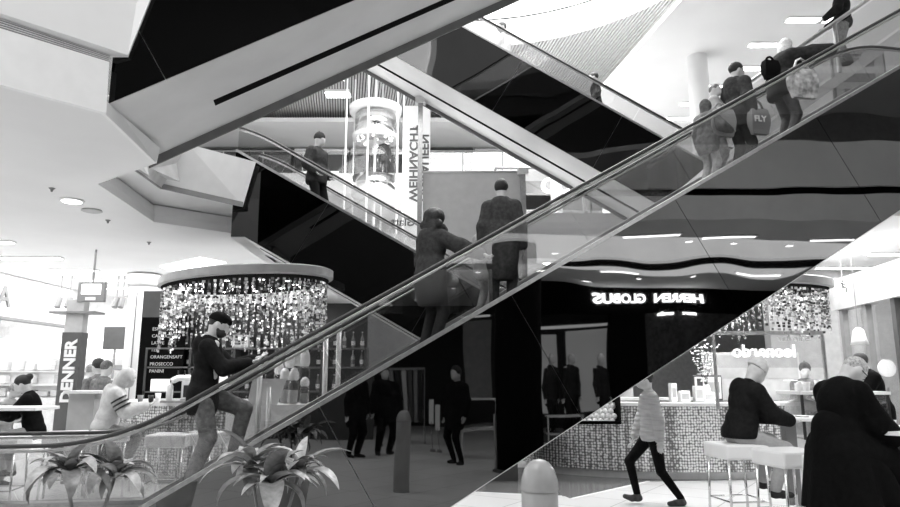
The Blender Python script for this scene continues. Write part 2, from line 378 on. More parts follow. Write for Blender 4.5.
# ------------------------------------------------------------------ escalators
class Frame:
    def __init__(s, P0, th):
        s.P = V(*P0, 0); a = R(th); s.e = V(math.sin(a), math.cos(a), 0); s.n = V(-s.e[1], s.e[0], 0)
        if s.n[1] < 0: s.n = -s.n
    def pt(s, S, w, z): return s.P+s.e*S+s.n*w+V(0, 0, z)
    def hit(s, x, y, w=0.):      # where a sight line meets the vertical plane w
        d = ray(x, y); C = V(0, 0, CAMH); P = s.P+s.n*w
        t = ((P-C)@s.n)/(d@s.n); q = C+d*t
        return (q-P)@s.e, q[2], q
def smin(a, b, k): 
    h = max(0, min(1, .5+.5*(b-a)/k)); return b+(a-b)*h-k*h*(1-h)
def smax(a, b, k): return -smin(-a, -b, k)
def escalator(name, label, group, fr, zb, m, thick, W, sA, sB, zl, zu, drop, railh, joint, phase, clad, soffit, glassm, zbot_l=None, zbot_u=None, slot=None, gjoint=.9, gphase=0., wr=.09, flange=0., slot_range=None, jw=.003, rubr=.027, botz=0.0):
    root = thing(name, label, 'escalator', tuple(fr.pt(0, W/2, 0)), 0, group)
    off = Vector(root.location)
    def P(S, w, z): return tuple(Vector(fr.pt(S, w, z))-off)
    tl = lambda S: min(max(zb+m*S, zl+drop), zu+drop)
    s1 = (zl+drop-zb)/m; s2 = (zu+drop-zb)/m
    bl = zbot_l if zbot_l is not None else zl-.9
    bu = zbot_u if zbot_u is not None else zu-1.1
    b1 = (bl-(zb-thick))/m; b2 = (bu-(zb-thick))/m
    outline = [(sA, tl(sA))]+([(s1, tl(s1))] if sA < s1 < sB else [])+([(s2, tl(s2))] if sA < s2 < sB else [])+[(sB, tl(sB))]
    bot = lambda S: min(max(zb-thick+m*S, bl), bu)
    low = [(sB, bot(sB))]+([(b2, bot(b2))] if sA < b2 < sB else [])+([(b1, bot(b1))] if sA < b1 < sB else [])+[(sA, bot(sA))]
    poly = clip(outline+low, lambda p: p[1]-botz)
    ca, sa = math.cos(math.atan(m)), math.sin(math.atan(m))
    def along(u): return lambda p: (p[0]-u)*ca+(p[1]-(zb+m*u))*sa
    def panels(poly, name, mtl, w0, w1, step, ph, gap, kind=None):
        us = []; u = sA-3+ph
        while u < sB+3: us.append(u); u += step
        for a, b in zip(us[:-1], us[1:]):
            f0, f1 = along(a+gap), along(b-gap)
            q = clip(clip(poly, f0), lambda p: -f1(p))
            q2 = []
            for p in q:
                if not q2 or abs(p[0]-q2[-1][0])+abs(p[1]-q2[-1][1]) > 1e-4: q2.append(p)
            if len(q2) < 3: continue
            area = abs(sum(q2[i][0]*q2[(i+1) % len(q2)][1]-q2[(i+1) % len(q2)][0]*q2[i][1] for i in range(len(q2))))/2
            if area < .01: continue
            MB().prism([P(p[0], w0, p[1]) for p in q2], fr.n*(w1-w0)).build(name, mtl, root)
    panels(poly, 'cladding_panel', clad, 0, .03, joint, phase, jw)
    panels(poly, 'cladding_panel', clad, W-.03, W, joint, phase, jw)
    # inner frame, soffit
    ins = clip(poly, lambda p: 1)
    fm = MB(); q = [(a, b-.02) for a, b in outline]+[(a, b+.02) for a, b in low]; q = clip(q, lambda p: p[1]-botz-.01)
    fm.prism([P(p[0], .032, p[1]) for p in q], fr.n*.02); fm.prism([P(p[0], W-.052, p[1]) for p in q], fr.n*.02)
    fm.build('truss_frame', PALE, root)
    lows = low[::-1]
    sf = MB()
    for (a, za), (b, zb_) in zip(lows[:-1], lows[1:]):
        if max(za, zb_) < botz-.01: continue
        if za < botz: a = a+(b-a)*(botz-za)/(zb_-za); za = botz
        sf.hull8([P(a, .01, za-.012), P(b, .01, zb_-.012), P(b, W-.01, zb_-.012), P(a, W-.01, za-.012), P(a, .01, za+.01), P(b, .01, zb_+.01), P(b, W-.01, zb_+.01), P(a, W-.01, za+.01)])
    sf.build('soffit', soffit, root)
    if flange:
        g = MB(); a, b = max(b1, sA), min(b2, sB)
        za, z_b = bot(a), bot(b)
        g.hull8([P(a, W-.03, za-flange), P(b, W-.03, z_b-flange), P(b, W, z_b-flange), P(a, W, za-flange), P(a, W-.03, za), P(b, W-.03, z_b), P(b, W, z_b), P(a, W, za)])
        g.build('soffit_flange', SOFF2, root)
    if slot:
        g = MB(); a, b = slot_range if slot_range else (max(b1, sA)+.5, min(b2, sB)-.3); za, z_b = bot(a)-.014, bot(b)-.014
        g.hull8([P(a, slot[0], za-.006), P(b, slot[0], z_b-.006), P(b, slot[1], z_b-.006), P(a, slot[1], za-.006), P(a, slot[0], za+.002), P(b, slot[0], z_b+.002), P(b, slot[1], z_b+.002), P(a, slot[1], za+.002)])
        g.build('soffit_slot_strip', BLACK, root)  # flat black strip in place of a recess and the dark inside it
    # deck strips, glass, rails
    rail = lambda S, dz=0: smin(smax(zb+m*S+railh, zl+drop+railh, .35), zu+drop+railh, .35)+dz
    N = int((sB-sA)/.12); ss = [sA+(sB-sA)*i/N for i in range(N+1)]
    for w0, w1, wg in ((-.01, .22, wr), (W-.22, W+.01, W-wr)):
        d = MB()
        for (a, za), (b, zb_) in zip(outline[:-1], outline[1:]):
            d.hull8([P(a, w0, za), P(b, w0, zb_), P(b, w1, zb_), P(a, w1, za), P(a, w0, za+.045), P(b, w0, zb_+.045), P(b, w1, zb_+.045), P(a, w1, za+.045)])
        d.build('deck_strip', STEEL, root)
        gp = [(a, b+.04) for a, b in outline]+[(S, rail(S, -.04)) for S in ss[::-1]]
        panels(gp, 'glass_panel', glassm, wg-.006, wg+.006, gjoint, gphase, .004)
        MB().tube([P(S, wg, rail(S)) for S in ss], rubr, 10, sy=.75).build('handrail', RUB, root, smooth=True)
        MB().tube([P(S, wg, rail(S, -.045)) for S in ss], .015, 8).build('handrail_guide', STEEL, root, smooth=True)
    # steps
    S = s1-.6
    k = 0
    while S < min(s2+.3, sB-.2) and k < 95:
        z = min(max(zb+m*(S+.2)-drop, zl), zu)
        if S > sA:
            MB().hull8([P(S, .24, z-.25), P(S+.4, .24, z-.25), P(S+.4, W-.24, z-.25), P(S, W-.24, z-.25), P(S, .24, z), P(S+.4, .24, z), P(S+.4, W-.24, z), P(S, W-.24, z)]).build('step', DGREY, root)
        S += .4; k += 1
    def stepz(S):
        k = math.floor((S-(s1-.6))/.4); S0 = s1-.6+k*.4; return min(max(zb+m*(S0+.2)-drop, zl), zu)
    return root, stepz

F1 = Frame((0, 7), 79)
E1, e1step = escalator('escalator', 'large near escalator climbing to the right with polished black side and glass balustrade', 'escalators crossing the atrium',
    F1, 2.045, .583, 1.72, 1.72, -6.4, 8.6, 0., 5.75, .2, .765, 1.95, .31, MIRR, WHITE, GLASS, zbot_l=-.6, zbot_u=4.2, gjoint=1.3, gphase=.62, botz=.012)
E2, _ = escalator('escalator', 'upper escalator at top left, its grey sloping underside with a black slot strip facing down', 'escalators crossing the atrium',
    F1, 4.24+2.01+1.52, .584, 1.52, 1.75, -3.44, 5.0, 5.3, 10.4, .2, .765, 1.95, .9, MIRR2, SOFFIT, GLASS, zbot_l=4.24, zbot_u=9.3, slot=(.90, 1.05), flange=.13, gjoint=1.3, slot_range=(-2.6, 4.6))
F3 = Frame((0, 12.6), -92)
E3, e3step = escalator('escalator', 'far upper escalator crossing the centre, climbing to the left under the skylight', 'escalators crossing the atrium',
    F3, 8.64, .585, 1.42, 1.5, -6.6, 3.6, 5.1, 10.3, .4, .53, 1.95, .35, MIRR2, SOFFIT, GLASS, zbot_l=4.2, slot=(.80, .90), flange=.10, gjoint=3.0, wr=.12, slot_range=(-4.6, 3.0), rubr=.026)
F4 = Frame((0, 10.9), -92)
E4, e4step = escalator('escalator', 'far lower escalator behind the left side, short black flank under a man in a beanie', 'escalators crossing the atrium',
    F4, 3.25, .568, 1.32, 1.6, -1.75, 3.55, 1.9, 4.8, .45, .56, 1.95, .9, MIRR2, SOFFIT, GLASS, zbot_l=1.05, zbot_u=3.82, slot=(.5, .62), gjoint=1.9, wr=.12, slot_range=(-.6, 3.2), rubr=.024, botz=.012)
o = MB().box((.55, 10.95, 0), (1.05, 12.4, 1.05)).build('wall_landing_support', DGREY); o['kind'] = 'structure'

# ------------------------------------------------------------------ shell
fl = MB().box((-22, -16, -.2), (22, 34, 0)).build('floor', mat('floor_stone', .70, .28, noise=.03, scale=.6), fix=True); struct(fl)
nt = fl.data.materials[0].node_tree; bs = nt.nodes['Principled BSDF']
tc = nt.nodes.new('ShaderNodeTexCoord'); mp = nt.nodes.new('ShaderNodeMapping'); mp.inputs['Rotation'].default_value = (0, 0, R(34))
br = nt.nodes.new('ShaderNodeTexBrick'); br.offset = 0; br.inputs['Scale'].default_value = 1.; br.inputs['Brick Width'].default_value = 1.1; br.inputs['Row Height'].default_value = .75; br.inputs['Mortar Size'].default_value = .008
br.inputs['Color1'].default_value = (.72, .72, .72, 1); br.inputs['Color2'].default_value = (.66, .66, .66, 1); br.inputs['Mortar'].default_value = (.3, .3, .3, 1)
nt.links.new(tc.outputs['Object'], mp.inputs[0]); nt.links.new(mp.outputs[0], br.inputs['Vector']); nt.links.new(br.outputs['Color'], bs.inputs['Base Color'])
def flat(pts, z0, z1): return MB().prism([(p[0], p[1], z0) for p in pts], (0, 0, z1-z0))
# dark inlay with a white border in the floor by the bar
inl = [onz(x, y, 0) for x, y in ((478, 489), (560, 494), (562, 498), (617, 480), (760, 478), (760, 470), (478, 470))]
struct(flat([(-.2, 10.1), (1.55, 9.62), (1.6, 9.42), (3.05, 10.95), (4.4, 11.1), (4.4, 12.6), (-.2, 12.6)], 0, .004).build('trim_1', mat('dark_floor_inlay', .16, .18, noise=.08, scale=3)))
b = MB()
for p, q in (((-.2, 10.06), (1.5, 9.58)), ((1.62, 9.38), (3.08, 10.92))):
    d = V(*q)-V(*p); n = V(-d[1], d[0])/np.linalg.norm(d)*.05
    b.prism([(*p, .0), (*q, .0), (*(V(*q)+n), .0), (*(V(*p)+n), .0)], (0, 0, .008))
struct(b.build('trim_2', PANELW))
L0 = 4.1; L1 = 5.1
# left ground ceiling
cz = [(-7.2, 2.2), (-3.95, 5.61), (-3.35, 6.25), (-3.51, 7.81), (-4.67, 8.7), (-4.88, 10.93), (-3.8, 11.88), (-4.06, 13.21), (-4.3, 30), (-20, 30), (-20, 2.2)]
struct(flat(cz, L0, L0+.13).build('ceiling', CEIL))
# upstand on the far side of the ceiling notch, cove above
up = [(-4.67, 8.7), (-4.88, 10.93), (-3.8, 11.88)]
def offs(q, dx, dy): return [(a+dx, b+dy) for a, b in q]
m_ = MB()
for a, b in zip(up[:-1], up[1:]):
    m_.prism([(a[0], a[1], L0+.001), (b[0], b[1], L0+.001), (b[0]-.05, b[1]+.05, L0+.30), (a[0]-.05, a[1]+.02, L0+.30)], (-.03, .03, 0))
struct(m_.build('trim_3', PANELW))
struct(flat([(-4.2, 8.9), (-4.46, 10.03), (-3.35, 11.2), (-3.35, 12.6), (-5.9, 12.6), (-5.9, 8.9)], 4.42, 4.5).build('ceiling_recess', CEIL))
K1, K2, K4 = onz(131, 173, 4.4), at(162, 188, 9.9), at(243, 206, 10.66)
fpn = V(-(K4-K2)[1], (K4-K2)[0], 0); fpn /= np.linalg.norm(fpn)
def onplane(x, y, P, n):
    d = ray(x, y); C = V(0, 0, CAMH); return C+d*((V(*P)-C)@n)/(d@n)
T2, T4 = at(188, 144, 9.9), at(256, 162, 10.66)
struct(MB().prism([K2, K4, T4, T2], (-.03, .06, 0)).build('wall_landing', PANELW))
K0 = V(-4.3, 8.2, 4.4)
struct(MB().prism([K0, K2, T2, K0+V(.3, -.1, .7)], (-.06, .0, 0)).build('wall_landing_return', PALE))
# grey vent strip along its foot
v = MB()
for a, b in ((K0, K2), (K2, K4)):
    v.prism([a+V(0, 0, -.02), b+V(0, 0, -.02), b+V(0, 0, .06), a+V(0, 0, .06)], (-.02, -.0, 0) if a is K0 else (.01, -.03, 0))
o = v.build('ventilation_strip', mat('vent_grey', .25, .5)); tag(o, 'grey ventilation strip along the foot of the white landing fascia', 'vent')
# upper landing slab of level one at left
struct(flat([(-4.1, 10.1), (-3.35, 11.0), (-3.35, 13.0), (-4.3, 32), (-18, 32), (-18, 8), (-4.6, 8)], 4.52, L1).build('ceiling_upper_slab', PALE))
# fascia under the near escalator landing, top left
A0, A1 = V(-3.95, 5.61, L0), V(-3.35, 6.25, L0); d_ = (A1-A0)/np.linalg.norm(A1-A0); wn = V(-d_[1], d_[0], 0)
Am = A0-d_*3
def fas(x, y): return onplane(x, y, A0, wn)
p0, p1 = fas(0, 30), fas(108, 63); q0, q1 = fas(0, 18), fas(110, 55)
ext = lambda a, b: a-(b-a)/np.linalg.norm(b-a)*3
struct(MB().prism([q_-wn*.03 for q_ in (Am-V(0, 0, .006), A1-V(0, 0, .006), p1, ext(p0, p1))], wn*.06).build('wall_fascia', PANELW))
o = thing('ventilation_grille', 'long slotted ventilation grille in the white fascia at top left', 'vent', tuple(p0))
oc = Vector(tuple(p0)); g0, g1 = ext(p0, p1), p1; h0, h1 = ext(q0, q1), q1
MB().prism([g0-p0, g1-p0, h1-p0, h0-p0], wn*.04+V(0, 0, 0)).build('backing', DGREY, o, loc=None)
for i in range(5):
    a = (i+.25)/5; c = (i+.72)/5
    MB().prism([g0+(h0-g0)*a-p0-wn*.012, g1+(h1-g1)*a-p0-wn*.012, g1+(h1-g1)*c-p0-wn*.012, g0+(h0-g0)*c-p0-wn*.012], wn*.02).build('slat', PALE, o)
s_, z_, e2a = F1.hit(128, 55, -.06); s_, z_, e2b = F1.hit(158, -20, -.06)
tl_ = fas(0, -60)
struct(MB().prism([h0, h1, e2a, e2b, e2b+V(-.1, 0, 1.2), ext(tl_, tl_+d_)+V(0, 0, 1)], V(-.02, .05, 0)).build('wall_upper_fascia', WHITE))
# little upright between ceiling edge and the underside
B1 = V(-3.51, 7.81, L0)
struct(MB().prism([A1-V(0, 0, .005), B1-V(0, 0, .005), onz(160, 148, 4.25), onz(108, 103, 4.24)], (-.04, 0, 0)).build('trim_4', PANELW))
# ceiling, right ground floor; right upper ceiling
struct(flat([(5.4, 10.5), (20, 10.5), (20, 30), (2.0, 30), (2.0, 19), (5.4, 15)], L0, L0+.2).build('ceiling_right', CEIL))
struct(flat([(5.4, 10.3), (20, 8.8), (20, 32), (5.4, 32)], L1-.6, L1).build('ceiling_right_slab', PALE))
struct(flat([(.9, 14.4), (5.4, 14.4), (5.4, 30), (-4.3, 30), (-4.3, 16.5), (.9, 16.5)], L0, L1).build('ceiling_middle_slab', CEIL))
e0, e1_ = onz(610, 80, 9.3)[:2], onz(675, 8, 9.3)[:2]; dd = (e1_-e0)/np.linalg.norm(e1_-e0)
struct(flat([tuple(e1_+dd*6), tuple(e0-dd*14), (20, 32), (20, 7)], 9.3, 9.42).build('ceiling_right_upper', CEIL))
# slatted roof with a round skylight
ZS = 13.5; sd_ = V(-.154, 1, 0)/math.hypot(.154, 1); sx_ = V(sd_[1], -sd_[0], 0)
roof = thing('slatted_ceiling', 'slatted metal ceiling of thin parallel bars with a round skylight opening', 'ceiling', (0, 20, ZS)); roof['kind'] = 'structure'
sc_ = V(.3, 15.0, 0); sr = 6.3   # skylight centre and radius
a1 = onz(655, 2, ZS); a2 = onz(560, 36, ZS); a3 = onz(520, 43, ZS)
def circ(a, b, c):
    ax, ay = a[:2]; bx, by = b[:2]; cx, cy = c[:2]; d = 2*(ax*(by-cy)+bx*(cy-ay)+cx*(ay-by))
    ux = ((ax*ax+ay*ay)*(by-cy)+(bx*bx+by*by)*(cy-ay)+(cx*cx+cy*cy)*(ay-by))/d; uy = ((ax*ax+ay*ay)*(cx-bx)+(bx*bx+by*by)*(ax-cx)+(cx*cx+cy*cy)*(bx-ax))/d
    return V(ux, uy, 0), math.hypot(ax-ux, ay-uy)
sc_, sr = circ(a1, a2, a3)
if sr > 9: sr = 9.; sc_ = V(a2[0]-2.5, a2[1]-sr*.93, 0)
sl = MB()
k = 0
for i in range(-124, 104):
    c = V(0, 20, 0)+sx_*i*.115
    segs = [(-9.5, 14)]
    rel = sc_-c; u = rel@sd_; pr = abs(rel@sx_)
    if pr < sr:
        hw = math.sqrt(sr*sr-pr*pr); segs = [(-9.5, u-hw), (u+hw, 14)]
    for s0, s1 in segs:
        s0 = max(s0, -9.5); s1 = min(s1, 14)
        if s1-s0 < .1: continue
        a, b = c+sd_*s0, c+sd_*s1
        w = sx_*.034
        q = [a-w, b-w, b+w, a+w]
        sl.hull8([(p[0], p[1]-20, 0) for p in q]+[(p[0], p[1]-20, .12) for p in q])
sl.build('slats', mat('slat_grey', .55, .5), roof)
ringm = MB(); n = 64
for j in range(n):
    t0, t1 = 2*PI*j/n, 2*PI*(j+1)/n
    f = lambda t, r, z: (sc_[0]+r*math.cos(t), sc_[1]+r*math.sin(t)-20, z)
    ringm.hull8([f(t0, sr, -.02), f(t1, sr, -.02), f(t1, sr+.08, -.02), f(t0, sr+.08, -.02), f(t0, sr, 1), f(t1, sr, 1), f(t1, sr+.08, 1), f(t0, sr+.08, 1)])
ringm.build('skylight_rim', PANELW, roof)
struct(flat([(-16, 8), (14, 8), (14, 35), (-16, 35)], ZS+1.2, ZS+1.3).build('ceiling_roof_deck', mat('roof_deck_grey', .06, .7)))
sk = MB().lathe([(sr+.1, -.04), (sr+.1, 0)], (0, 0, 0), 48).build('window_1', LAMPS, None, loc=(sc_[0], sc_[1], ZS+1.15)); struct(sk)

# back of the atrium, three floors
def wallbox(name, a, b, m, st=True):
    o = MB().box(a, b).build(name, m)
    if st: struct(o)
    return o
wallbox('wall_back', (-20, 33, 0), (20, 33.2, ZS+1), mat('back_wall', .72, .7))
wallbox('floor_upper_back', (-16, 28, 9.3), (5, 33, 10.2), PANELW)
wallbox('floor_middle_back', (-16, 28, 4.1), (-4.4, 33, 5.1), PANELW)
wallbox('floor_middle_back_right', (-4.2, 30.2, 4.1), (5.3, 33, 5.1), PANELW)
wallbox('ceiling_level_two', (-16, 29, 12.9), (5, 33, 13.1), CEIL)
wallbox('wall_left', (-20.2, 2, 0), (-20, 34, ZS), WHITE)
wallbox('wall_right', (20, 2, 0), (20.2, 34, ZS), WHITE)
rr = random.Random(5)
for lvl, z0 in enumerate((5.1, 10.2)):
    x = -15.
    while x < 4:
        w = rr.choice((2.2, 2.8, 3.4)); v = rr.choice((DGREY, MGREY, PALE, LGREY, MGREY))
        sh_ = thing('shop', 'distant shop with a %s display, %s floor, bay %.0f from the left wall' % ({'dark_grey': 'dark', 'mid_grey': 'grey', 'pale_grey': 'pale', 'light_grey': 'light grey'}[v.name], ('middle', 'top')[lvl], (x+15)/2.6+1), 'shop', (x+w/2, 32.4, z0), 0, 'shops at the back of the atrium')
        MB().box((-w/2+.1, 0, 0), (w/2-.1, .4, 2.3)).build('display', v, sh_)
        MB().box((-w/2+.05, -.05, 2.3), (w/2-.05, .45, 2.6)).build('fascia', rr.choice((SCREEN, PANELW, DGREY)), sh_)
        MB().box((-w/2+.4, -.12, .1), (w/2-.5, -.06, rr.uniform(1., 2.))).build('display_case', rr.choice((SCREEN, PANELW, LGREY)), sh_)
        x += w
def railing(name, label, a, b, z, h=1.05, every=1.6, group='glass railings of the upper floors', post=STEEL, midrail=False):
    a = V(*a, z); b = V(*b, z); d = b-a; L = np.linalg.norm(d); n = max(1, int(L/every))
    r = thing(name, label, 'railing', tuple(a), 0, group)
    MB().tube([V(0, 0, h), d+V(0, 0, h)], .03, 8).build('rail', STEEL, r, smooth=True)
    if midrail: MB().tube([V(0, 0, h*.45), d+V(0, 0, h*.45)], .018, 8).build('rail', STEEL, r, smooth=True)
    nn = V(-d[1], d[0], 0)/L*.006
    for i in range(n+1): MB().tube([d*i/n, d*i/n+V(0, 0, h)], .022, 8).build('post', post, r)
    MB().prism([V(0, 0, .08)-nn, d+V(0, 0, .08)-nn, d+V(0, 0, h-.06)-nn, V(0, 0, h-.06)-nn], nn*2).build('glass_pane', GLASSB, r)
    return r
railing('railing', 'glass railing with steel rail on the topmost gallery at the back', (-15, 28.2), (4, 28.2), 10.2)
railing('railing', 'glass railing behind the white landing fascia at the head of the lower far escalator', (-9, 10.6), (-4.3, 10.6), L1, midrail=True)
railing('railing', 'glass railing on the middle gallery behind the grey hoarding', (1.0, 14.5), (5.2, 14.5), L1)

# ------------------------------------------------------------------ lamps
def strip(label, p, L, rz=0, w=.12, z=L0, glow=LAMP, group='linear ceiling lamps'):
    t = thing('ceiling_lamp', label, 'lamp', (p[0], p[1], z), rz, group)
    MB().box((-L/2-.03, -w/2-.03, -.03), (L/2+.03, w/2+.03, 0)).build('frame', PANELW, t)
    MB().box((-L/2, -w/2, -.045), (L/2, w/2, -.031)).build('diffuser', glow, t)
for (x0, x1, y, lb) in ((-20, 12, 241, 'nearest'), (0, 61, 257, 'second nearest'), (42, 97, 269.5, 'third nearest'), (77, 126, 279.5, 'fourth nearest'), (105, 129, 287.5, 'farthest')):
    a, b = onz(x0, y, L0), onz(x1, y, L0)
    strip('thin linear lamp in the left white ceiling, %s of the row' % lb, (a+b)/2, np.linalg.norm(b-a), w=.14)
for (x, y, lb) in ((845, 267, 'over the right chandelier'), (900, 253, 'at the right picture edge')):
    p = onz(x, y, L0); strip('thin linear lamp in the right ground ceiling %s' % lb, p, 1.3, w=.14)
for (x, y, w, lb) in ((810, 19, .9, 'beside the topmost rail'), (768, 44, .8, 'left of the blonde head'), (749, 67.5, .9, 'behind the tall boy'), (716, 86, .5, 'near the round column'), (690, 103, .5, 'low beside the round column'), (683, 118, .9, 'lowest at left')):
    p = onz(x, y, 9.3)
    strip('linear lamp in the upper right ceiling %s' % lb, p, w*1.1, w=.16, z=9.3)
for (x, y, lb) in ((553, 243, 'left'), (590, 247, 'right')):
    p = onz(x, y, L0) if False else V(at(x, y, 15.2)[0], 15.2, 0)
    strip('slanting linear lamp under the middle slab seen through the escalator glass, %s one' % lb, p, .9, rz=R(60), w=.14)
def spot(label, p, r=.11, z=L0, glow=LAMP, group='round ceiling spotlights'):
    t = thing('ceiling_spotlight', label, 'spotlight', (p[0], p[1], z), 0, group)
    MB().lathe([(r*1.3, 0), (r*1.3, -.02), (r, -.025)], n=16).build('rim', PANELW, t, smooth=True)
    MB().lathe([(r, -.03), (0, -.032)], n=16).build('bulb', glow, t)
spot('bright round spotlight in the near left ceiling', onz(72, 200, L0), .13)
for (x, y, k, lb) in ((52, 188, 'g', 'nearest'), (108, 220, 'g', 'middle'), (149, 242, 'g', 'farthest')):
    p = onz(x, y, L0); o = MB().lathe([(.03, 0), (.045, -.01), (.02, -.03), (.012, -.06), (0, -.062)], n=10).build('sprinkler', MGREY, None, loc=(p[0], p[1], L0+.006))
    tag(o, 'small fire sprinkler in the white left ceiling, %s one' % lb, 'sprinkler', 'ceiling sprinklers')
p = onz(92, 210, L0); o = MB().lathe([(.14, 0), (.15, -.02), (.12, -.03), (0, -.03)], n=24).build('ceiling_speaker', LGREY, None, loc=(p[0], p[1], L0)); tag(o, 'flat round grey ceiling speaker beside the bright spotlight', 'speaker')
for (x, y, lb) in ((338, 75, 'small upper'), (338, 92.5, 'wide lower')):
    p = onz(x, y, ZS); t = thing('ceiling_floodlight', '%s floodlight between the bars of the slatted ceiling' % lb, 'floodlight', (p[0], p[1], ZS), 0)
    w = .22 if y < 80 else .5
    MB().box((-w-.03, -.3, -.1), (w+.03, .3, .02)).build('housing', PANELW, t); MB().box((-w, -.25, -.13), (w, .25, -.101)).build('lens', LAMP, t)
# bright light panel in the left ceiling beside the canopy
pp = [onz(x, y, L0) for x, y in ((160, 266), (200, 257), (226, 262), (172, 270))]
t = thing('light_panel', 'large slanting light panel in the left ceiling behind the bar canopy', 'lamp', (pp[0][0], pp[0][1], L0))
MB().prism([(p[0]-pp[0][0], p[1]-pp[0][1], -.03) for p in pp], (0, 0, .036)).build('diffuser', LAMPS, t)
# ------------------------------------------------------------------ columns, supports, hoarding, banner, lift
def column(label, x, y, r, z0, z1, m=WHITE, cap=None):
    t = thing('round_column', label, 'column', (x, y, z0)); t['kind'] = 'structure'
    MB().lathe([(r, 0), (r, z1-z0)], n=28).build('shaft', m, t, smooth=True)
    if cap: MB().lathe([(r+.03, z1-z0-cap), (r+.07, z1-z0-cap+.02), (r+.07, z1-z0-.02), (r+.02, z1-z0)], n=28).build('capital', PALE, t, smooth=True)
    return t
p = onz(145, 274, L0)
cA = column('round white column with a capital left of the menu board', p[0], p[1], .33, 0, L0, WHITE, .32)
MB().box((-.01, -.345, .1), (.012, -.325, 3.6)).build('joint_strip', MGREY, cA)
c = at(697, 60, 15.5); tc_ = column('tall white round column rising past the upper ceiling beside the tall boy', c[0], c[1], .24, L1, 16, WHITE)
rg = MB().tube([(c[0]-.05+.48*math.cos(t), c[1]+.48*math.sin(t), 0) for t in [2*PI*i/28 for i in range(29)]], .03, 6).build('ring_rail', STEEL, None, smooth=True); rg.location.z = at(690, 12, 15.5)[2]; 
o = rg; o.parent = tc_; o.location = (-c[0], -c[1], at(690, 12, 15.5)[2]-L1)
MB().tube([(.24, 0, o.location.z), (.46, 0, o.location.z)], .02, 6).build('bracket', STEEL, tc_)
c = at(614, 220, 16.0); column('white round column right of the slim twin column under the crossing escalator', c[0], c[1], .26, 0, 8)
c = at(557, 215, 15.5); column('slim white column left of the white round column under the crossing escalator', c[0], c[1], .13, 0, 8)
# support posts of the far upper escalator
def post(label, x, y, Y, ztop):
    c = at(x, y, Y); t = thing('support_post', label, 'post', (c[0], c[1], 0), 0, 'steel posts under the far upper escalator')
    MB().box((-.05, -.05, 0), (.05, .05, ztop-.12)).build('shaft', STEEL, t); MB().box((-.11, -.09, ztop-.14), (.11, .09, ztop)).build('clamp', PALE, t)
post('steel support post left of the grey hoarding beside the banner', 420, 170, 13.9, 7.55)
post('steel support post right of the grey hoarding', 524, 230, 13.9, 5.95)
a, b2_ = at(423, 173, 13.98), at(522, 173, 13.98)
h = thing('hoarding', 'large blank grey hoarding panel between two steel posts', 'panel', ((a[0]+b2_[0])/2, 14.0, 0)); w = (b2_[0]-a[0])/2
MB().box((-w, -.03, .1), (w, .03, a[2])).build('board', mat('hoarding_grey', .50, .5, noise=.02), h)
MB().box((-w, -.045, a[2]), (w, .045, a[2]+.04)).build('edge_rail', STEEL, h)
# banner with mirrored writing (its print shows through from behind)
c0, c1 = at(404, 170, 14.2), at(430, 170, 14.2); zt, zb_ = at(415, 106, 14.2)[2], at(415, 236, 14.2)[2]
bn = thing('banner', 'tall white translucent banner with large grey lettering and the word Glatt showing through mirrored', 'banner', ((c0[0]+c1[0])/2, 14.2, zb_)); w = (c1[0]-c0[0])/2
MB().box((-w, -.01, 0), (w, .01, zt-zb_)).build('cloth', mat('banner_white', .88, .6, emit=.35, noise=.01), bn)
text('Glatt', .26, MGREY, 'lettering', bn, (w-.30, -.018, .22), mirrored=True, depth=.004, bold=.004)
text('neu', .14, MGREY, 'lettering', bn, (w-.18, -.018, zt-zb_-.55), mirrored=True, depth=.004)
for i, wd in enumerate(('WEIHNACHT', 'EINKAUFEN')):
    text(wd, .25, MGREY, 'lettering', bn, (-.16+i*.24, -.018, .75), xdir=(0, 0, 1), up=(1, 0, 0), mirrored=False, depth=.004, bold=.008, xs=1.15)
# glass lift
c = at(375, 150, 25.)
lf_ = thing('glass_lift', 'round glass lift with chrome drum and ring of downlights in the atrium', 'lift', (c[0], c[1], 0))
zz = lambda y: at(375, y, 25.)[2]
MB().lathe([(.4, zz(112)), (1.0, zz(114)), (1.02, zz(108)), (.6, zz(107))], n=32).build('top_disc', PANELW, lf_, smooth=True)
MB().lathe([(.78, zz(136)), (.78, zz(116))], n=32).build('upper_drum', CHROME, lf_, smooth=True)
MB().lathe([(.35, zz(139)), (.85, zz(141)), (.88, zz(136)), (.7, zz(135))], n=32).build('light_ring', PALE, lf_, smooth=True)
for i in range(8):
    t = 2*PI*i/8; MB().lathe([(.05, 0), (0, -.01)], (.62*math.cos(t), .62*math.sin(t), zz(141)-.0), 10).build('downlight', LAMP, lf_)
MB().lathe([(.8, zz(180)), (.8, zz(141))], n=32).build('cab_glass', GLASSB, lf_, smooth=True)
MB().lathe([(.82, zz(194)), (.84, zz(178))], n=32).build('lower_drum', CHROME, lf_, smooth=True)
MB().lathe([(.3, zz(199)), (.85, zz(197)), (.9, zz(193))], n=32).build('base_ring', PALE, lf_, smooth=True)
MB().tube([(0, 0, .0), (0, 0, 13.6)], .05, 10).build('guide_mast', PANELW, lf_)
for i in range(6):
    t = 2*PI*i/6+.4; MB().tube([(1.15*math.cos(t), 1.15*math.sin(t), 0), (1.15*math.cos(t), 1.15*math.sin(t), 13.4)], .035, 8).build('shaft_post', PANELW, lf_)
MB().lathe([(.8, zz(180)-.02), (.8, zz(180))], n=32).build('cab_floor', PALE, lf_)

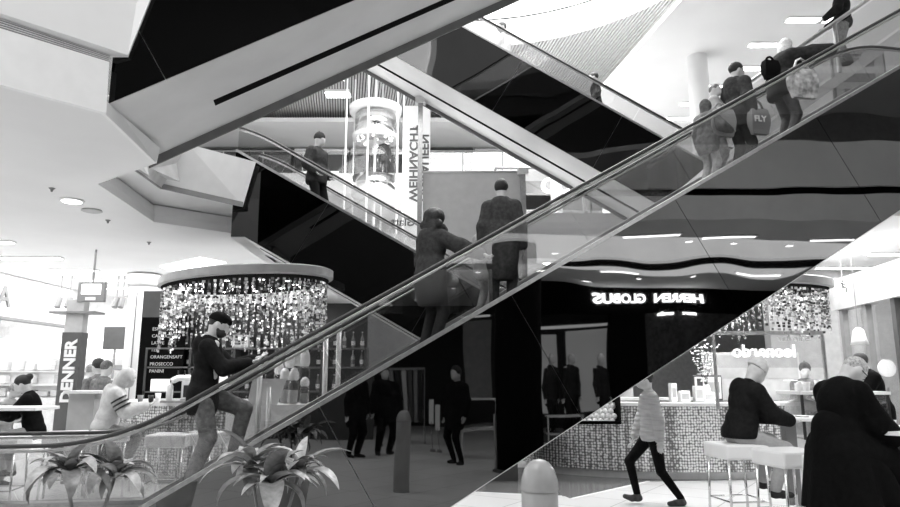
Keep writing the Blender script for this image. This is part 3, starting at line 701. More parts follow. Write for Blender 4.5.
# ------------------------------------------------------------------ bar canopies with curtains of little glass tiles
TW = mat('tile_bright', .9, .15, metal=.3, noise=0); TWG = mat('tile_grey', .45, .15, metal=.6); TDK = mat('tile_dark', .05, .2)
def chandelier(name, label, cx, cy, a, b, rz, z, hgt, n, seed, strands):
    t = thing(name, label, 'chandelier', (cx, cy, z), rz)
    MB().lathe([(0, 0), (1-.04, 0), (1, .02), (1, .13), (.97, .15), (0, .15)], n=56, sx=a, sy=b).build('canopy', mat('canopy_grey', .33, .4), t, smooth=False)
    MB().lathe([(.90, -.012), (.955, -.012), (.955, 0), (.90, 0)], n=56, sx=a, sy=b).build('canopy_underside_rim', BLACK, t)
    rg_ = random.Random(seed); mbs = {0: MB(), 1: MB(), 2: MB()}
    for ring, rr_, nn in ((0, .93, n), (1, .80, int(n*.7))):
        for i in range(nn):
            th = 2*PI*i/nn; x = a*rr_*math.cos(th); y = b*rr_*math.sin(th)
            grp = math.sin(i*.55+ring)+.6*math.sin(i*.21+2); ln = hgt*(.72+.28*math.sin(i*.37+ring))*rg_.uniform(.9, 1)
            zc = -.06; 
            while zc > -ln:
                s = rg_.uniform(.026, .040); dz = s*1.15
                k = 0 if rg_.random() < (.50 if grp > 0 else .16) else (1 if rg_.random() < .55 else 2)
                ang = rg_.uniform(0, PI)
                cx_, sn = math.cos(ang)*s*.62, math.sin(ang)*s*.62; nx, ny = -sn*.1, cx_*.1
                jx = rg_.uniform(-.012, .012)
                q = [(x+jx-cx_-nx, y-sn-ny), (x+jx+cx_-nx, y+sn-ny), (x+jx+cx_+nx, y+sn+ny), (x+jx-cx_+nx, y-sn+ny)]
                mbs[k].hull8([(p[0], p[1], zc-dz*.5) for p in q]+[(p[0], p[1], zc+dz*.35) for p in q]); zc -= dz*1.12
    for k, m in ((0, TW), (1, TWG), (2, TDK)):
        o = mbs[k].build('tile_curtain', m, t, fix=False); o['kind'] = 'stuff'
    for i in range(10):
        th = 2*PI*i/10; MB().lathe([(.05, -.02), (0, -.03)], (a*.6*math.cos(th), b*.6*math.sin(th), 0), 10).build('downlight', LAMP, t)
    return t
chandelier('chandelier', 'left oval bar canopy with a curtain of glass tiles behind the man in the cap', -3.3, 10.7, 1.75, .95, R(-34), 3.02, 1.1, 88, 3, 0)
chandelier('chandelier', 'right oval bar canopy with a curtain of glass tiles above the display cabinet', 4.35, 11.1, 1.85, 1.0, R(-4), 2.98, .80, 110, 8, 0)

# ------------------------------------------------------------------ bars
TEX = mat('scaled_counter_front', .62, .25, metal=.4, noise=.02)
nt = TEX.node_tree; bs = nt.nodes['Principled BSDF']
tc = nt.nodes.new('ShaderNodeTexCoord'); vo = nt.nodes.new('ShaderNodeTexVoronoi'); vo.inputs['Scale'].default_value = 23; vo.inputs['Randomness'].default_value = .35
cr = nt.nodes.new('ShaderNodeValToRGB'); cr.color_ramp.elements[0].color = (.95, .95, .95, 1); cr.color_ramp.elements[1].color = (.16, .16, .16, 1); cr.color_ramp.elements[0].position = .25; cr.color_ramp.elements[1].position = .62
nt.links.new(tc.outputs['Object'], vo.inputs['Vector']); nt.links.new(vo.outputs['Distance'], cr.inputs['Fac']); nt.links.new(cr.outputs['Color'], bs.inputs['Base Color'])
bp = nt.nodes.new('ShaderNodeBump'); bp.inputs['Strength'].default_value = .6; bp.inputs['Distance'].default_value = .02; bp.invert = True
nt.links.new(vo.outputs['Distance'], bp.inputs['Height']); nt.links.new(bp.outputs['Normal'], bs.inputs['Normal'])
def ring_wall(mb, a, b, t, z0, z1, n=64, a0=0, a1=2*PI):
    for j in range(n):
        t0 = a0+(a1-a0)*j/n; t1 = a0+(a1-a0)*(j+1)/n
        f = lambda th, k, z: ((a+k)*math.cos(th), (b+k)*math.sin(th), z)
        mb.hull8([f(t0, 0, z0), f(t1, 0, z0), f(t1, -t, z0), f(t0, -t, z0), f(t0, 0, z1), f(t1, 0, z1), f(t1, -t, z1), f(t0, -t, z1)])
    return mb
def bar(label, cx, cy, a, b, h, rz=0):
    t = thing('bar_counter', label, 'bar counter', (cx, cy, 0), rz)
    ring_wall(MB(), a, b, .12, .12, h-.05).build('counter_front', TEX, t)
    ring_wall(MB(), a-.06, b-.06, .1, 0, .12).build('plinth', PALE, t)
    ring_wall(MB(), a+.05, b+.05, .5, h-.05, h).build('worktop', PANELW, t)
    ring_wall(MB(), a-.3, b-.3, .1, .3, h-.05).build('inner_wall', MGREY, t)
    return t
bar('right oval bar counter with a scaled metallic front behind the walking woman', 3.95, 12.7, 2.65, 1.65, 1.18)
bar('left oval bar counter with a scaled metallic front under the left canopy', -4.3, 11.75, 1.5, 1.0, 1.2, R(-20))
def on_bar(x, y, Y): return at(x, y, Y)
def bx(name, label, cat, px, Y, z, w, d, h_, m, group=None, parts=None, rz=0):
    X = at(px, 378, Y)[0]; t = thing(name, label, cat, (X, Y, z), rz, group)
    MB().box((-w/2, -d/2, 0), (w/2, d/2, h_)).build('body', m, t, bevel=.008)
    if parts: parts(t, w, d, h_)
    return t
# tray of pale fruit
def trayp(t, w, d, h_): pass
X0, X1 = at(577, 420, 11.2)[0], at(617, 420, 11.2)[0]
tr = thing('fruit_box', 'black box heaped with pale round fruit on the right bar', 'box', ((X0+X1)/2, 11.12, .86)); w = (X1-X0)/2
MB().box((-w, -.2, 0), (w, .16, .03)).box((-w, -.2, 0), (-w+.02, .16, .42)).box((w-.02, -.2, 0), (w, .16, .42)).box((-w, .14, 0), (w, .16, .42)).box((-w, -.2, 0), (w, -.18, .05)).build('tray', BLACK, tr)
MB().box((-w+.04, -.16, -.0), (w-.04, .1, .02)).build('liner', DGREY, tr)
FR = mat('pale_fruit', .75, .45, noise=.08, scale=30, bump=.2, bscale=80)
n = 0; fr0 = None
for row in range(5):
    for i in range(7-row % 2):
        lx = X0+.06+i*(2*w-.1)/6+(row % 2)*.04; lz = .90+row*.075; ly = 11.12-.13+row*.035
        if lx > X1-.05: continue
        if fr0 is None:
            fr0 = MB().lathe([(0, -.05), (.025, -.045), (.045, -.02), (.05, 0), (.044, .025), (.026, .043), (.006, .048), (0, .055)], n=14).build('fruit', FR, None, smooth=True); o = fr0
        else: o = fr0.copy(); COL.objects.link(o)
        o.location = (lx, ly, lz); o.rotation_euler = (rr.random(), rr.random(), 0)
        tag(o, 'pale round fruit in the black box on the bar, row %s' % ('at the bottom', 'second from the bottom', 'in the middle', 'second from the top', 'on top')[row], 'fruit', 'fruit heaped in the black box')
# things on the right bar
def cakebox(t, w, d, h_): MB().box((-w/2+.02, -d/2-.004, h_*.25), (w/2-.02, -d/2, h_*.75)).build('paper_label', LGREY, t)
for px, w, h_, m, lb in ((683, .16, .18, PANELW, 'small white carton at the left'), (697, .14, .26, PALE, 'pale grey carton'), (707, .18, .16, PANELW, 'low white carton'), (672, .10, .30, PANELW, 'narrow white carton')):
    bx('carton', lb+' on the right bar', 'carton', px, 11.6, 1.18, w, .15, h_, m, 'cartons on the right bar', cakebox)
def framep(t, w, d, h_):
    MB().box((-w/2+.02, -d/2-.004, .03), (w/2-.02, -d/2, h_-.03)).build('picture', PANELW, t)
    MB().box((-w/2+.06, -d/2-.008, .12), (-w/2+.16, -d/2-.004, h_-.06)).build('print', DGREY, t)
    MB().box((-w/2+.2, -d/2-.008, .14), (w/2-.05, -d/2-.004, h_-.12)).build('print', LGREY, t)
bx('picture_frame', 'framed notice standing on the right bar beside the flowers', 'frame', 707, 12.2, 1.18, .5, .04, .44, DGREY, None, framep)
def machine(t, w, d, h_):
    MB().box((-w/2+.04, -d/2-.01, h_*.45), (-.02, -d/2, h_-.05)).build('panel', LGREY, t); MB().box((.02, -d/2-.01, h_*.45), (w/2-.04, -d/2, h_-.05)).build('panel', LGREY, t)
    MB().box((.04, -d/2-.01, .06), (w/2-.06, -d/2, h_*.35)).build('window', SCREEN, t)
    MB().lathe([(.10, 0), (.115, .004), (.10, .008)], (0, 0, 0), 24).build('round_emblem', LGREY, t); t.children[-1].rotation_euler = (R(90), 0, 0); t.children[-1].location = (w*.25, -d/2-.012, h_*.72)
bx('display_cabinet', 'large pale refrigerated display cabinet behind the hooded seated man', 'cabinet', 751, 12.5, 1.18, 1.55, .5, .84, PALE, None, machine)
def case(t, w, d, h_):
    for i in range(2): MB().box((-w/2+.03, -d/2+.03, .12+i*.24), (w/2-.03, d/2-.03, .135+i*.24)).build('shelf', PANELW, t)
    MB().box((-w/2, -d/2, h_), (w/2, d/2, h_+.03)).build('top', PANELW, t)
    for sx in (-1, 1): MB().box((sx*w/2-.012, -d/2-.01, 0), (sx*w/2+.012, -d/2+.01, h_)).build('corner_post', STEEL, t)
cs = thing('glass_display_case', 'glass display case with paper cups on top, right of the man in the black coat', 'display case', (at(832, 400, 9.2)[0], 9.2, 0))
MB().box((-.55, -.3, 0), (.55, .3, .80)).build('base', PALE, cs)
MB().box((-.55, -.3, .80), (.55, .3, 1.36)).build('glass_box', GLASSB, cs)
MB().box((-.5, -.26, 1.06), (.5, .26, 1.075)).box((-.5, -.26, .81), (.5, .26, .83)).build('shelf', PANELW, cs)
MB().box((-.58, -.33, 1.36), (.58, .33, 1.40)).build('top', PANELW, cs)
for sx in (-.55, .55): MB().box((sx-.015, -.315, .8), (sx+.015, -.29, 1.36)).build('corner_post', DARK, cs)
for i in range(6):
    o = MB().lathe([(0, 0), (.05, 0), (.07, .03), (.06, .06), (0, .08)], n=12).build('pastry', mat('pastry', .35, .6, noise=.2, scale=30), None, smooth=True, loc=(cs.location.x-.4+i*.16, 9.1, 1.078+(0)))
    tag(o, 'pale grey bun inside the glass display case, %s from the left' % ('first', 'second', 'third', 'fourth', 'fifth', 'last')[i], 'bun', 'buns in the glass display case')
def cup(label, x, y, z, r=.04, h_=.09, m=PANELW, group='cups', name='paper_cup'):
    t = thing(name, label, 'cup', (x, y, z), 0, group)
    MB().lathe([(r*.72, 0), (r, h_), (r*.9, h_), (r*.65, .01)], n=14).build('cup_wall', m, t, smooth=True); MB().lathe([(0, .004), (r*.7, .004)], n=14).build('drink', DARK, t)
for i, (dx, dy) in enumerate(((-.42, 0), (-.3, .05), (-.17, -.03), (-.05, .04), (.08, 0), (.2, .03))):
    cup('white paper cup standing on top of the glass display case, %s from the left' % ('first', 'second', 'third', 'fourth', 'fifth', 'sixth')[i], cs.location.x+dx, 9.2+dy, 1.40, .055, .10+.02*(i % 3), PANELW, 'paper cups on the display case')
# shelf rail and mirrored sign behind the right bar
def sgn(): 
    Y = 10.6; a, b = at(713, 335, Y), at(822, 335, Y)
    t = thing('bar_sign_panel', 'clear glass screen with steel rail and the mirrored white word leonardo above the right bar', 'sign', (a[0], Y, 0))
    L = b[0]-a[0]; z = a[2]
    MB().box((0, -.02, z), (L, .02, z+.06)).build('rail', STEEL, t)
    for x_ in (0, L): MB().box((x_-.02, -.02, 1.1), (x_+.02, .02, z)).build('post', STEEL, t)
    MB().box((.02, -.004, z-.5), (L-.02, .004, z)).build('glass_pane', GLASSB, t)
    zt = at(770, 357, Y)[2]
    text('leonardo', .27, SCREEN, 'lettering', t, (1.25, -.03, zt), mirrored=True, depth=.01, bold=.004)
    text('caffe bar', .15, PALE, 'lettering', t, (1.5, -.03, zt+.24), mirrored=True, depth=.01)
sgn()
# flowers
fv = thing('flower_vase', 'vase of white blossom branches at the left end of the right bar', 'vase', (at(706, 380, 11.7)[0], 11.7, 1.18))
MB().lathe([(.05, 0), (.07, .08), (.06, .22), (.04, .28)], n=16).build('vase', PANELW, fv, smooth=True)
br_ = MB(); fl_ = MB(); rb = random.Random(2)
for i in range(9):
    x, y, z = 0, 0, .26; pts = [(0, 0, .2)]; ax_, ay_ = rb.uniform(-.35, .25), rb.uniform(-.2, .2)
    for k in range(6):
        x += ax_*.16+rb.uniform(-.02, .02); y += ay_*.16; z += .11; pts.append((x, y, z))
        for q in range(3):
            c_ = (x+rb.uniform(-.04, .04), y+rb.uniform(-.04, .04), z+rb.uniform(-.04, .04)); s_ = rb.uniform(.018, .03)
            fl_.lathe([(0, -s_*.5), (s_, 0), (0, s_*.5)], c_, 6)
    br_.tube(pts, .005, 4)
br_.build('branches', DGREY, fv); o = fl_.build('blossom', PANELW, fv); o['kind'] = 'stuff'

# left bar: dark back wall, shelves, bottles, machines
bw = thing('back_bar', 'tall black back-bar unit with shelf compartments under the left canopy', 'shelf unit', (-3.6, 13.2, 0))
MB().box((-2.1, 0, 0), (2.0, .1, 3.0)).build('back_panel', DARK, bw)
for i in range(6): MB().box((-2.1+i*.82, -.35, .0), (-2.06+i*.82, 0, 2.1)).build('upright', DGREY, bw)
for z in (.9, 1.3, 1.75, 2.1): MB().box((-2.1, -.35, z), (2.04, 0, z+.03)).build('shelf', mat('shelf_edge', .12, .4), bw)
BT = [mat('bottle_dark', .03, .1), mat('bottle_pale', .6, .15), mat('bottle_mid', .2, .12)]
def bottle(x, y, z, k, label, group, s=1.):
    t = thing('bottle', label, 'bottle', (x, y, z), 0, group); t.scale = (s, s, s)
    MB().lathe([(0, 0), (.036, 0), (.038, .02), (.038, .17), (.03, .2), (.014, .23), (.013, .29), (0, .29)], n=12).build('glass_body', BT[k], t, smooth=True)
    MB().lathe([(.0145, .285), (.0145, .31), (0, .31)], n=10).build('cap', PALE, t); MB().lathe([(.0385, .05), (.0385, .13)], n=12).build('paper_label', PANELW if k != 1 else MGREY, t)
    return t
protos = [bottle(-5.45, 13.05, 1.33, k, '', None) for k in range(3)]
sn = {.93: 'lowest', 1.33: 'second lowest', 1.78: 'third', 2.13: 'top'}
i = 0
for z in (.93, 1.33, 1.78, 2.13):
    for c_ in range(5):
        for q in range(4):
            if rb.random() < .35: continue
            x = -5.6+c_*.82+.14+q*.17; k = rb.randrange(3); pr_ = protos[k]
            lab = '%s bottle, %s shelf of the back bar, compartment %d' % (('dark', 'pale', 'grey')[k], sn[z], c_+1)
            if pr_['label'] == '': pr_['label'] = lab; pr_['group'] = 'bottles in the back bar'; pr_.location = (x, 13.03, z)
            else: dup(pr_, (x, 13.03, z), 0, lab, 'bottles in the back bar')
mb_ = thing('menu_board', 'black menu board with white lines of writing right of the round white column', 'menu board', (at(163, 340, 12.9)[0], 12.9, 1.15))
MB().box((-.42, -.03, 0), (.42, .03, 2.05)).build('board', BLACK, mb_)
MB().box((-.42, -.034, 1.55), (.42, -.03, 2.05)).build('header', DGREY, mb_)
for i, s_ in enumerate(('ESPRESSO', 'CAPPUCCINO', 'LATTE', 'TEE', 'ORANGENSAFT', 'PROSECCO', 'PANINI')):
    text(s_, .085, PALE, 'lettering', mb_, (-.2, -.036, 1.30-i*.13), depth=.003)
MB().box((-.15, -.04, .15), (.2, -.03, .4)).build('picture', SCREEN, mb_)
bx('carton', 'pale grey carton on the top shelf of the back bar by the chandelier', 'carton', 240, 12.98, 2.13, .30, .22, .24, PALE)
# white tap / dispensers, jars with white lids and glasses on the left bar
def jar(label, X, Y, z, r=.085, h_=.30, group='jars with white lids'):
    t = thing('jar', label, 'jar', (X, Y, z), 0, group)
    MB().lathe([(r*.8, 0), (r, .03), (r, h_*.7), (r*.7, h_*.85)], n=16).build('glass_body', GLASSB, t, smooth=True); MB().lathe([(0, .01), (r*.7, .01), (r*.85, h_*.5), (0, h_*.5)], n=14).build('contents', rb.choice((MGREY, DGREY, LGREY)), t, smooth=True)
    MB().lathe([(r*.72, h_*.84), (r*.95, h_*.92), (r*.9, h_*1.1), (r*.5, h_*1.25), (0, h_*1.3)], n=16).build('lid', PANELW, t, smooth=True)
XB = lambda px, Y: at(px, 378, Y)[0]
for px, Y, z, r, h_, lb in ((268, 9.9, 1.2, .085, .28, 'front left'), (285, 10.2, 1.2, .08, .40, 'second'), (294, 9.95, 1.2, .08, .40, 'third'), (305, 10.1, 1.2, .07, .3, 'fourth'), (289, 10.5, 1.2, .08, .62, 'tall, at the back left'), (296, 10.6, 1.2, .08, .66, 'tall, at the back centre'), (304, 10.6, 1.2, .09, .65, 'tall, at the back right'), (279, 10.6, 1.2, .08, .5, 'small, behind the menu easel')):
    jar('jar with a round white lid on the left bar, %s' % lb, XB(px, Y), Y, z, r, h_)
bw2 = thing('service_counter', 'white service counter with jars and glasses right of the man in the cap', 'counter', (XB(300, 9.9), 10.25, 0))
MB().box((-1.0, -.45, 0), (1.3, .45, 1.12)).build('front', PANELW, bw2); MB().box((-1.05, -.5, 1.12), (1.35, .5, 1.2)).build('worktop', PANELW, bw2)
MB().box((-.5, -.456, .72), (.1, -.45, .98)).build('notice', PALE, bw2)
text('HEISSE SCHOKOLADE', .05, LGREY, 'lettering', bw2, (-.46, -.46, .9), depth=.002)
for i in range(12):
    X = XB(352, 10.3)+(i % 6)*.10; Y = 10.2+.14*(i//6)
    t = thing('drinking_glass', 'upturned drinking glass on the service counter, %s row, %s from the left' % (('front', 'rear')[i//6], ('first', 'second', 'third', 'fourth', 'fifth', 'last')[i % 6]), 'glass', (X, Y, 1.2), 0, 'glasses on the service counter')
    MB().lathe([(.035, 0), (.03, .12), (0, .121)], n=12).build('glass_body', TW, t, smooth=True)
def easel(t, w, d, h_): pass
t = thing('menu_easel', 'slanted pale menu folder standing open on the left bar by the phone', 'menu', (XB(262, 9.6), 9.75, 1.2)); MB().prism([(-.22, -.05, 0), (.2, -.05, 0), (.28, .1, .36), (-.2, .1, .36)], (0, .02, 0)).build('card', PALE, t)
# coffee tap tower
t = thing('tap_tower', 'white curved tap tower on the left bar beside the man in the cap', 'tap', (XB(168, 10.5), 10.6, 1.2))
MB().tube([(0, 0, 0), (0, 0, .25), (.04, 0, .33), (.12, 0, .37), (.3, 0, .37), (.38, 0, .33)], .05, 10).build('pipe', PANELW, t, smooth=True)
for i in range(3): MB().tube([(.12+i*.1, 0, .36), (.12+i*.1, -.03, .48)], .012, 6).build('tap_handle', DARK, t)
MB().box((-.1, -.1, 0), (.45, .1, .03)).build('drip_tray', STEEL, t)
t = thing('coffee_machine', 'white coffee machine on the left bar close to the man in the cap', 'coffee machine', (XB(196, 10.5), 10.9, 1.2))
MB().box((-.3, -.2, 0), (.3, .2, .42)).build('housing', PANELW, t, bevel=.03); MB().box((-.25, -.215, .08), (.25, -.2, .26)).build('front_recess', DARK, t); MB().box((-.28, -.25, 0), (.28, -.2, .05)).build('drip_tray', STEEL, t)
for i, (px, k) in enumerate(((121+4, 2), (136, 0), (143, 1))):
    cup('%s cup on the left bar in front of the person in the striped jacket' % ('grey', 'dark', 'white')[i], XB(px, 10.4)+.1, 10.75, 1.2, .045, .11+.03*(k == 1), (MGREY, DARK, PANELW)[i], 'cups on the left bar')

# ------------------------------------------------------------------ stools, tables
def stool(label, x, y, rz, h_=.84, w=.44, group='white bar stools', cush=.16, m=PANELW):
    t = thing('bar_stool', label, 'bar stool', (x, y, 0), rz, group)
    MB().box((-w/2, -w/2, h_-cush), (w/2, w/2, h_)).build('seat_cushion', m, t, bevel=.025)
    for sx in (-1, 1):
        for sy in (-1, 1): MB().tube([(sx*(w/2-.04), sy*(w/2-.04), h_-cush), (sx*(w/2-.02), sy*(w/2-.02), 0)], .014, 8).build('leg', CHROME, t, smooth=True)
    q = w/2-.03
    MB().tube([(-q, -q, .28), (q, -q, .28), (q, q, .28), (-q, q, .28), (-q, -q, .28)], .010, 6).build('foot_ring', CHROME, t)
    return t
def bench(label, x, y, rz, L, h_=.84, w=.42):
    return stool(label, x, y, rz, h_, w)
st0 = stool('white cushioned chrome bar stool under the hooded seated man', XB(736, 7.6), 7.75, R(8), .87, .5)
dup(st0, (XB(784, 7.0), 7.05, 0), R(12), 'white cushioned chrome bar stool standing empty between the hooded man and the black coat')
dup(st0, (XB(838, 6.3), 6.36, 0), R(5), 'white cushioned bar stool hidden mostly under the black coat')
dup(st0, (XB(166, 8.7), 9.0, 0), R(4), 'empty white bar stool left of the legs of the man in the cap')
dup(st0, (XB(197, 8.9), 9.25, 0), R(-6), 'empty white bar stool behind the legs of the man in the cap')
dup(st0, (XB(112, 9.6), 9.75, 0), R(14), 'white bar stool under the person in the striped jacket')
dup(st0, (XB(72, 9.3), 9.3, 0), R(22), 'pale bar stool left of the person in the striped jacket')
dup(st0, (XB(20, 8.6), 8.4, 0), R(12), 'white bar stool in front of the long white table at the left edge')
def table(label, x, y, r=.36, h_=1.12, rz=0, sq=None, m=PANELW, leg=PANELW):
    t = thing('high_table', label, 'table', (x, y, 0), rz)
    if sq: MB().box((-sq[0]/2, -sq[1]/2, h_-.045), (sq[0]/2, sq[1]/2, h_)).build('tabletop', m, t, bevel=.008); MB().box((-sq[0]*.45, -.12, 0), (-sq[0]*.45+(.4 if leg is LGREY else .12), .12, h_-.045)).build('leg', leg, t)
    else:
        MB().lathe([(r-.02, h_-.035), (r, h_-.03), (r, h_), (0, h_)], n=40).build('tabletop', m, t)
        MB().box((-.06, -.06, .02), (.06, .06, h_-.03)).build('leg', leg, t); MB().lathe([(.26, 0), (.26, .015), (.05, .03)], n=28).build('foot', STEEL, t)
    return t
table('round pale high table in front of the man in the black coat', XB(892, 6.3), 6.2, .5, 1.13, leg=LGREY)
table('round pale high table in front of the hooded seated man', XB(782, 8.2), 8.15, .42, 1.13, leg=MGREY)
table('long white high table at the left edge with the woman in black', XB(8, 9.)-.42, 9.2, h_=1.20, sq=(1.7, .6), rz=R(2))
table('white high table with a wooden side behind the pale stool', XB(91, 10.8), 10.8, h_=1.38, sq=(.56, .5), m=PANELW, leg=LGREY)
def at_table(fn): pass
cup('white cup on the round table of the man in the black coat', XB(893, 6.0)+.0, 6.1, 1.13, .045, .08)
t = thing('smartphone', 'phone with a plain back lying on the round table by the hooded man', 'phone', (XB(792, 8.2), 8.05, 1.13)); MB().box((-.04, -.075, 0), (.04, .075, .01)).build('case', DARK, t); MB().box((-.036, -.07, .01), (.036, .07, .011)).build('screen', SCREEN, t)

# steel posts by the service counter
for px, Y, lb in ((325, 9.35, 'middle'), (338, 9.3, 'right'), (260, 9.25, 'left'), (270, 9.45, 'second')):
    X = XB(px, Y); o = thing('steel_pole', 'slim polished steel pole seen through the escalator glass, %s one by the service counter' % lb, 'pole', (X, Y, 0), 0, 'steel poles by the service counter')
    MB().tube([(0, 0, 0), (0, 0, {325: 2.15, 338: 2.3, 260: 1.75, 270: 1.45}[px])], .035, 12).build('shaft', mat('satin_steel', .6, .3, metal=.5), o, smooth=True); MB().lathe([(.08, 0), (.08, .02), (.035, .03)], n=16).build('foot', STEEL, o)

# bollard in the foreground
bo = thing('bollard', 'pale domed bollard in front of the escalator at bottom centre', 'bollard', (XB(537, 3.95), 3.95, 0)); bo.scale = (.80, .80, 1.12)
MB().lathe([(.126, 0), (.126, .84), (.124, .855)], n=40).build('shaft', mat('bollard_paint', .36, .35), bo, smooth=True)
MB().lathe([(.131, .855), (.131, .87), (.124, .91), (.105, .955), (.075, .985), (.04, 1.0), (0, 1.005)], n=40).build('dome', mat('bollard_dome', .33, .25), bo, smooth=True)

t = thing('reflection_grey_panel', 'plain grey panel added behind the glass between the back bar and the hoarding', 'panel', (-1.1, 14.6, 0)); MB().box((-.75, 0, 0), (.5, .06, 3.2)).build('board', mat('reflection_grey', .40, .5), t); MB().box((-.8, -.02, 0), (-.75, .08, 3.25)).build('edge_post', STEEL, t)  # added panel; its grey stands in for a reflection in the escalator glass
# ------------------------------------------------------------------ left background
lw = thing('shop', 'white illuminated shop fascia with a grey letter A at the left edge', 'shop front', (-10.9, 14, 0))
MB().box((-.2, -8, 3.05), (0, 6.2, 4.09)).build('fascia', mat('fascia_white', .8, .4, noise=0), lw)
MB().box((-.2, -8, 2.98), (.03, 6.2, 3.05)).build('trim', MGREY, lw)
za = 3.3
text('LA', .70, MGREY, 'lettering', lw, (.01, 1.95, za), xdir=(0, 1, 0), depth=.03, bold=.01)
MB().box((-.1, -8, 0), (-.05, 6.2, 2.98)).build('shop_glass', GLASSB, lw)
for y in (-2, 2.4, 6.1): MB().box((-.1, y-.07, 0), (.03, y+.07, 3.0)).build('mullion', MGREY, lw)
cx = at(30, 350, 17.0)
wallbox('wall_back_left', (-20, 21.2, 0), (-4.3, 21.4, L0), mat('shop_wall', .80, .6))
sh = thing('shop_fitting', 'long bright shop wall unit with a light box band behind the pillar with big letters', 'shop fitting', (-10.5, 20.7, 0))
MB().box((-5, 0, 0), (4.5, .4, 1.0)).build('cupboard', PALE, sh); MB().box((-5, 0, 2.15), (4.5, .4, 2.75)).build('light_box', SCREEN, sh); MB().box((-5, .3, 1.), (4.5, .4, 2.15)).build('back_panel', PANELW, sh)
for z in (1.35, 1.75): MB().box((-5, 0, z), (4.5, .3, z+.03)).build('shelf', PANELW, sh)
k = 0
for z, sn_ in ((1.0, 'lower'), (1.38, 'middle'), (1.78, 'upper')):
    for i in range(22):
        if rb.random() < .25: continue
        w = rb.uniform(.1, .22); h_ = rb.uniform(.12, .3); x = -15.2+i*.43
        o = MB().box((-w, -.12, 0), (w, .12, h_)).build('carton', rb.choice((PANELW, PALE, LGREY, MGREY, PANELW)), None, loc=(x, 20.82, z+.03), bevel=.01)
        tag(o, '%s carton, %s shelf of the bright shop wall, place %d from the left' % (('small', 'large')[h_ > .2], sn_, i+1), 'carton', 'cartons in the bright shop')
pil = thing('sign_pillar', 'leaning-looking grey pillar with the white word DENNER running up it', 'sign pillar', (XB(71, 13.5), 13.5, 0))
MB().box((-.19, -.12, 0), (.19, .12, 2.45)).build('board', mat('pillar_grey', .09, .45), pil); MB().box((-.17, -.1, 2.45), (.17, .1, 3.1)).build('upper_sleeve', LGREY, pil)
MB().box((-.45, -.2, 2.82), (.45, .2, 2.86)).build('shelf_plate', MGREY, pil)
text('DENNER', .30, PANELW, 'lettering', pil, (.11, -.13, 1.10), xdir=(0, 0, 1), up=(-1, 0, 0), depth=.01, bold=.012, xs=1.02)
mo = thing('hanging_monitor', 'square monitor with a white picture hanging from the left ceiling', 'monitor', (XB(84, 13.4), 13.4, 4.1))
zt, zb_ = at(84, 282, 13.4)[2]-4.1, at(84, 302, 13.4)[2]-4.1
MB().tube([(0, 0, 0), (0, 0, zt)], .02, 8).build('hanger', MGREY, mo); MB().box((-.27, -.04, zb_), (.27, .04, zt)).build('housing', MGREY, mo, bevel=.01); MB().box((-.19, -.05, zb_+.15), (.19, -.041, zt-.05)).build('screen', LAMPS, mo)
MB().box((-.10, -.05, zb_+.03), (.10, -.041, zb_+.09)).build('badge', PANELW, mo)
for i, (px, lb) in enumerate(((52, 'left'), (62, 'second'), (110, 'third'), (116, 'right'))):
    t = thing('track_spotlight', '%s grey spotlight on the ceiling track behind the monitor' % lb, 'spotlight', (XB(px, 17), 17, 3.5), 0, 'track spotlights'); MB().tube([(0, 0, .6), (0, 0, 0)], .012, 6).build('stem', MGREY, t); MB().tube([(0, 0, .05), (.0, -.1, -.2)], .07, 10).build('lamp_head', MGREY, t)
t = thing('shop_poster', 'dark grey square poster behind the heads left of the white column', 'poster', (XB(112, 19), 19.0, 2.35)); MB().box((-.32, -.03, 0), (.28, .03, .62)).build('board', DGREY, t); MB().box((-.03, 0, -2.35), (.03, .03, 0)).build('stand', MGREY, t)

# ------------------------------------------------------------------ right background
struct(MB().box((7.5, 16.0, 0), (20, 16.3, L0)).build('wall_shop_right', mat('shop_wall_grey', .38, .5)))
rf = thing('shop', 'grey shop fascia with a small exit sign above the black silhouette at right', 'shop front', (9.6, 14.6, 0))
p0 = at(830, 300, 14.6); p1 = at(905, 262, 11.5)
MB().prism([(p0[0]-9.6, 0, 2.98), (p1[0]-9.6, -3.1, 2.98), (p1[0]-9.6, -3.1, 3.62), (p0[0]-9.6, 0, 3.62)], (.3, .1, 0)).build('fascia', LGREY, rf)
for f_ in (.12, .45, .8):
    x = p0[0]-9.6+(p1[0]-p0[0])*f_+.12; y = -3.1*f_+.05; MB().box((x-.06, y-.06, 0), (x+.06, y+.06, 2.98)).build('mullion', MGREY if f_ < .7 else DGREY, rf)
MB().prism([(p0[0]-9.6+.15, .05, .1), (p1[0]-9.6+.15, -3.05, .1), (p1[0]-9.6+.15, -3.05, 2.98), (p0[0]-9.6+.15, .05, 2.98)], (.02, .01, 0)).build('shop_glass', GLASSB, rf)
c = at(843, 287, 13.4)
ex = thing('exit_sign', 'small lit exit sign with a running figure beside the canopy', 'sign', tuple(c)); MB().box((-.17, -.03, -.17), (.17, .03, .17)).build('light_box', SCREEN, ex)
MB().tube([(-.04, -.035, .09), (-.02, -.035, .0), (-.09, -.035, -.10)], .018, 6).tube([(-.02, -.035, 0), (.05, -.035, -.03), (.04, -.035, -.11)], .018, 6).tube([(-.1, -.035, .05), (-.03, -.035, .07), (.05, -.035, .03)], .013, 6).lathe([(0, -.03), (.03, 0), (0, .03)], (0-.02, -.035, .12), 8).build('pictogram', DGREY, ex)
MB().tube([(0, 0, .17), (0, 0, L0-c[2])], .01, 6).build('hanger', MGREY, ex)
t = thing('pendant_lamp', 'white bell shaped pendant lamp at the right shop', 'lamp', tuple(at(859, 336, 12.4)))
zl_ = at(859, 336, 12.4)[2]
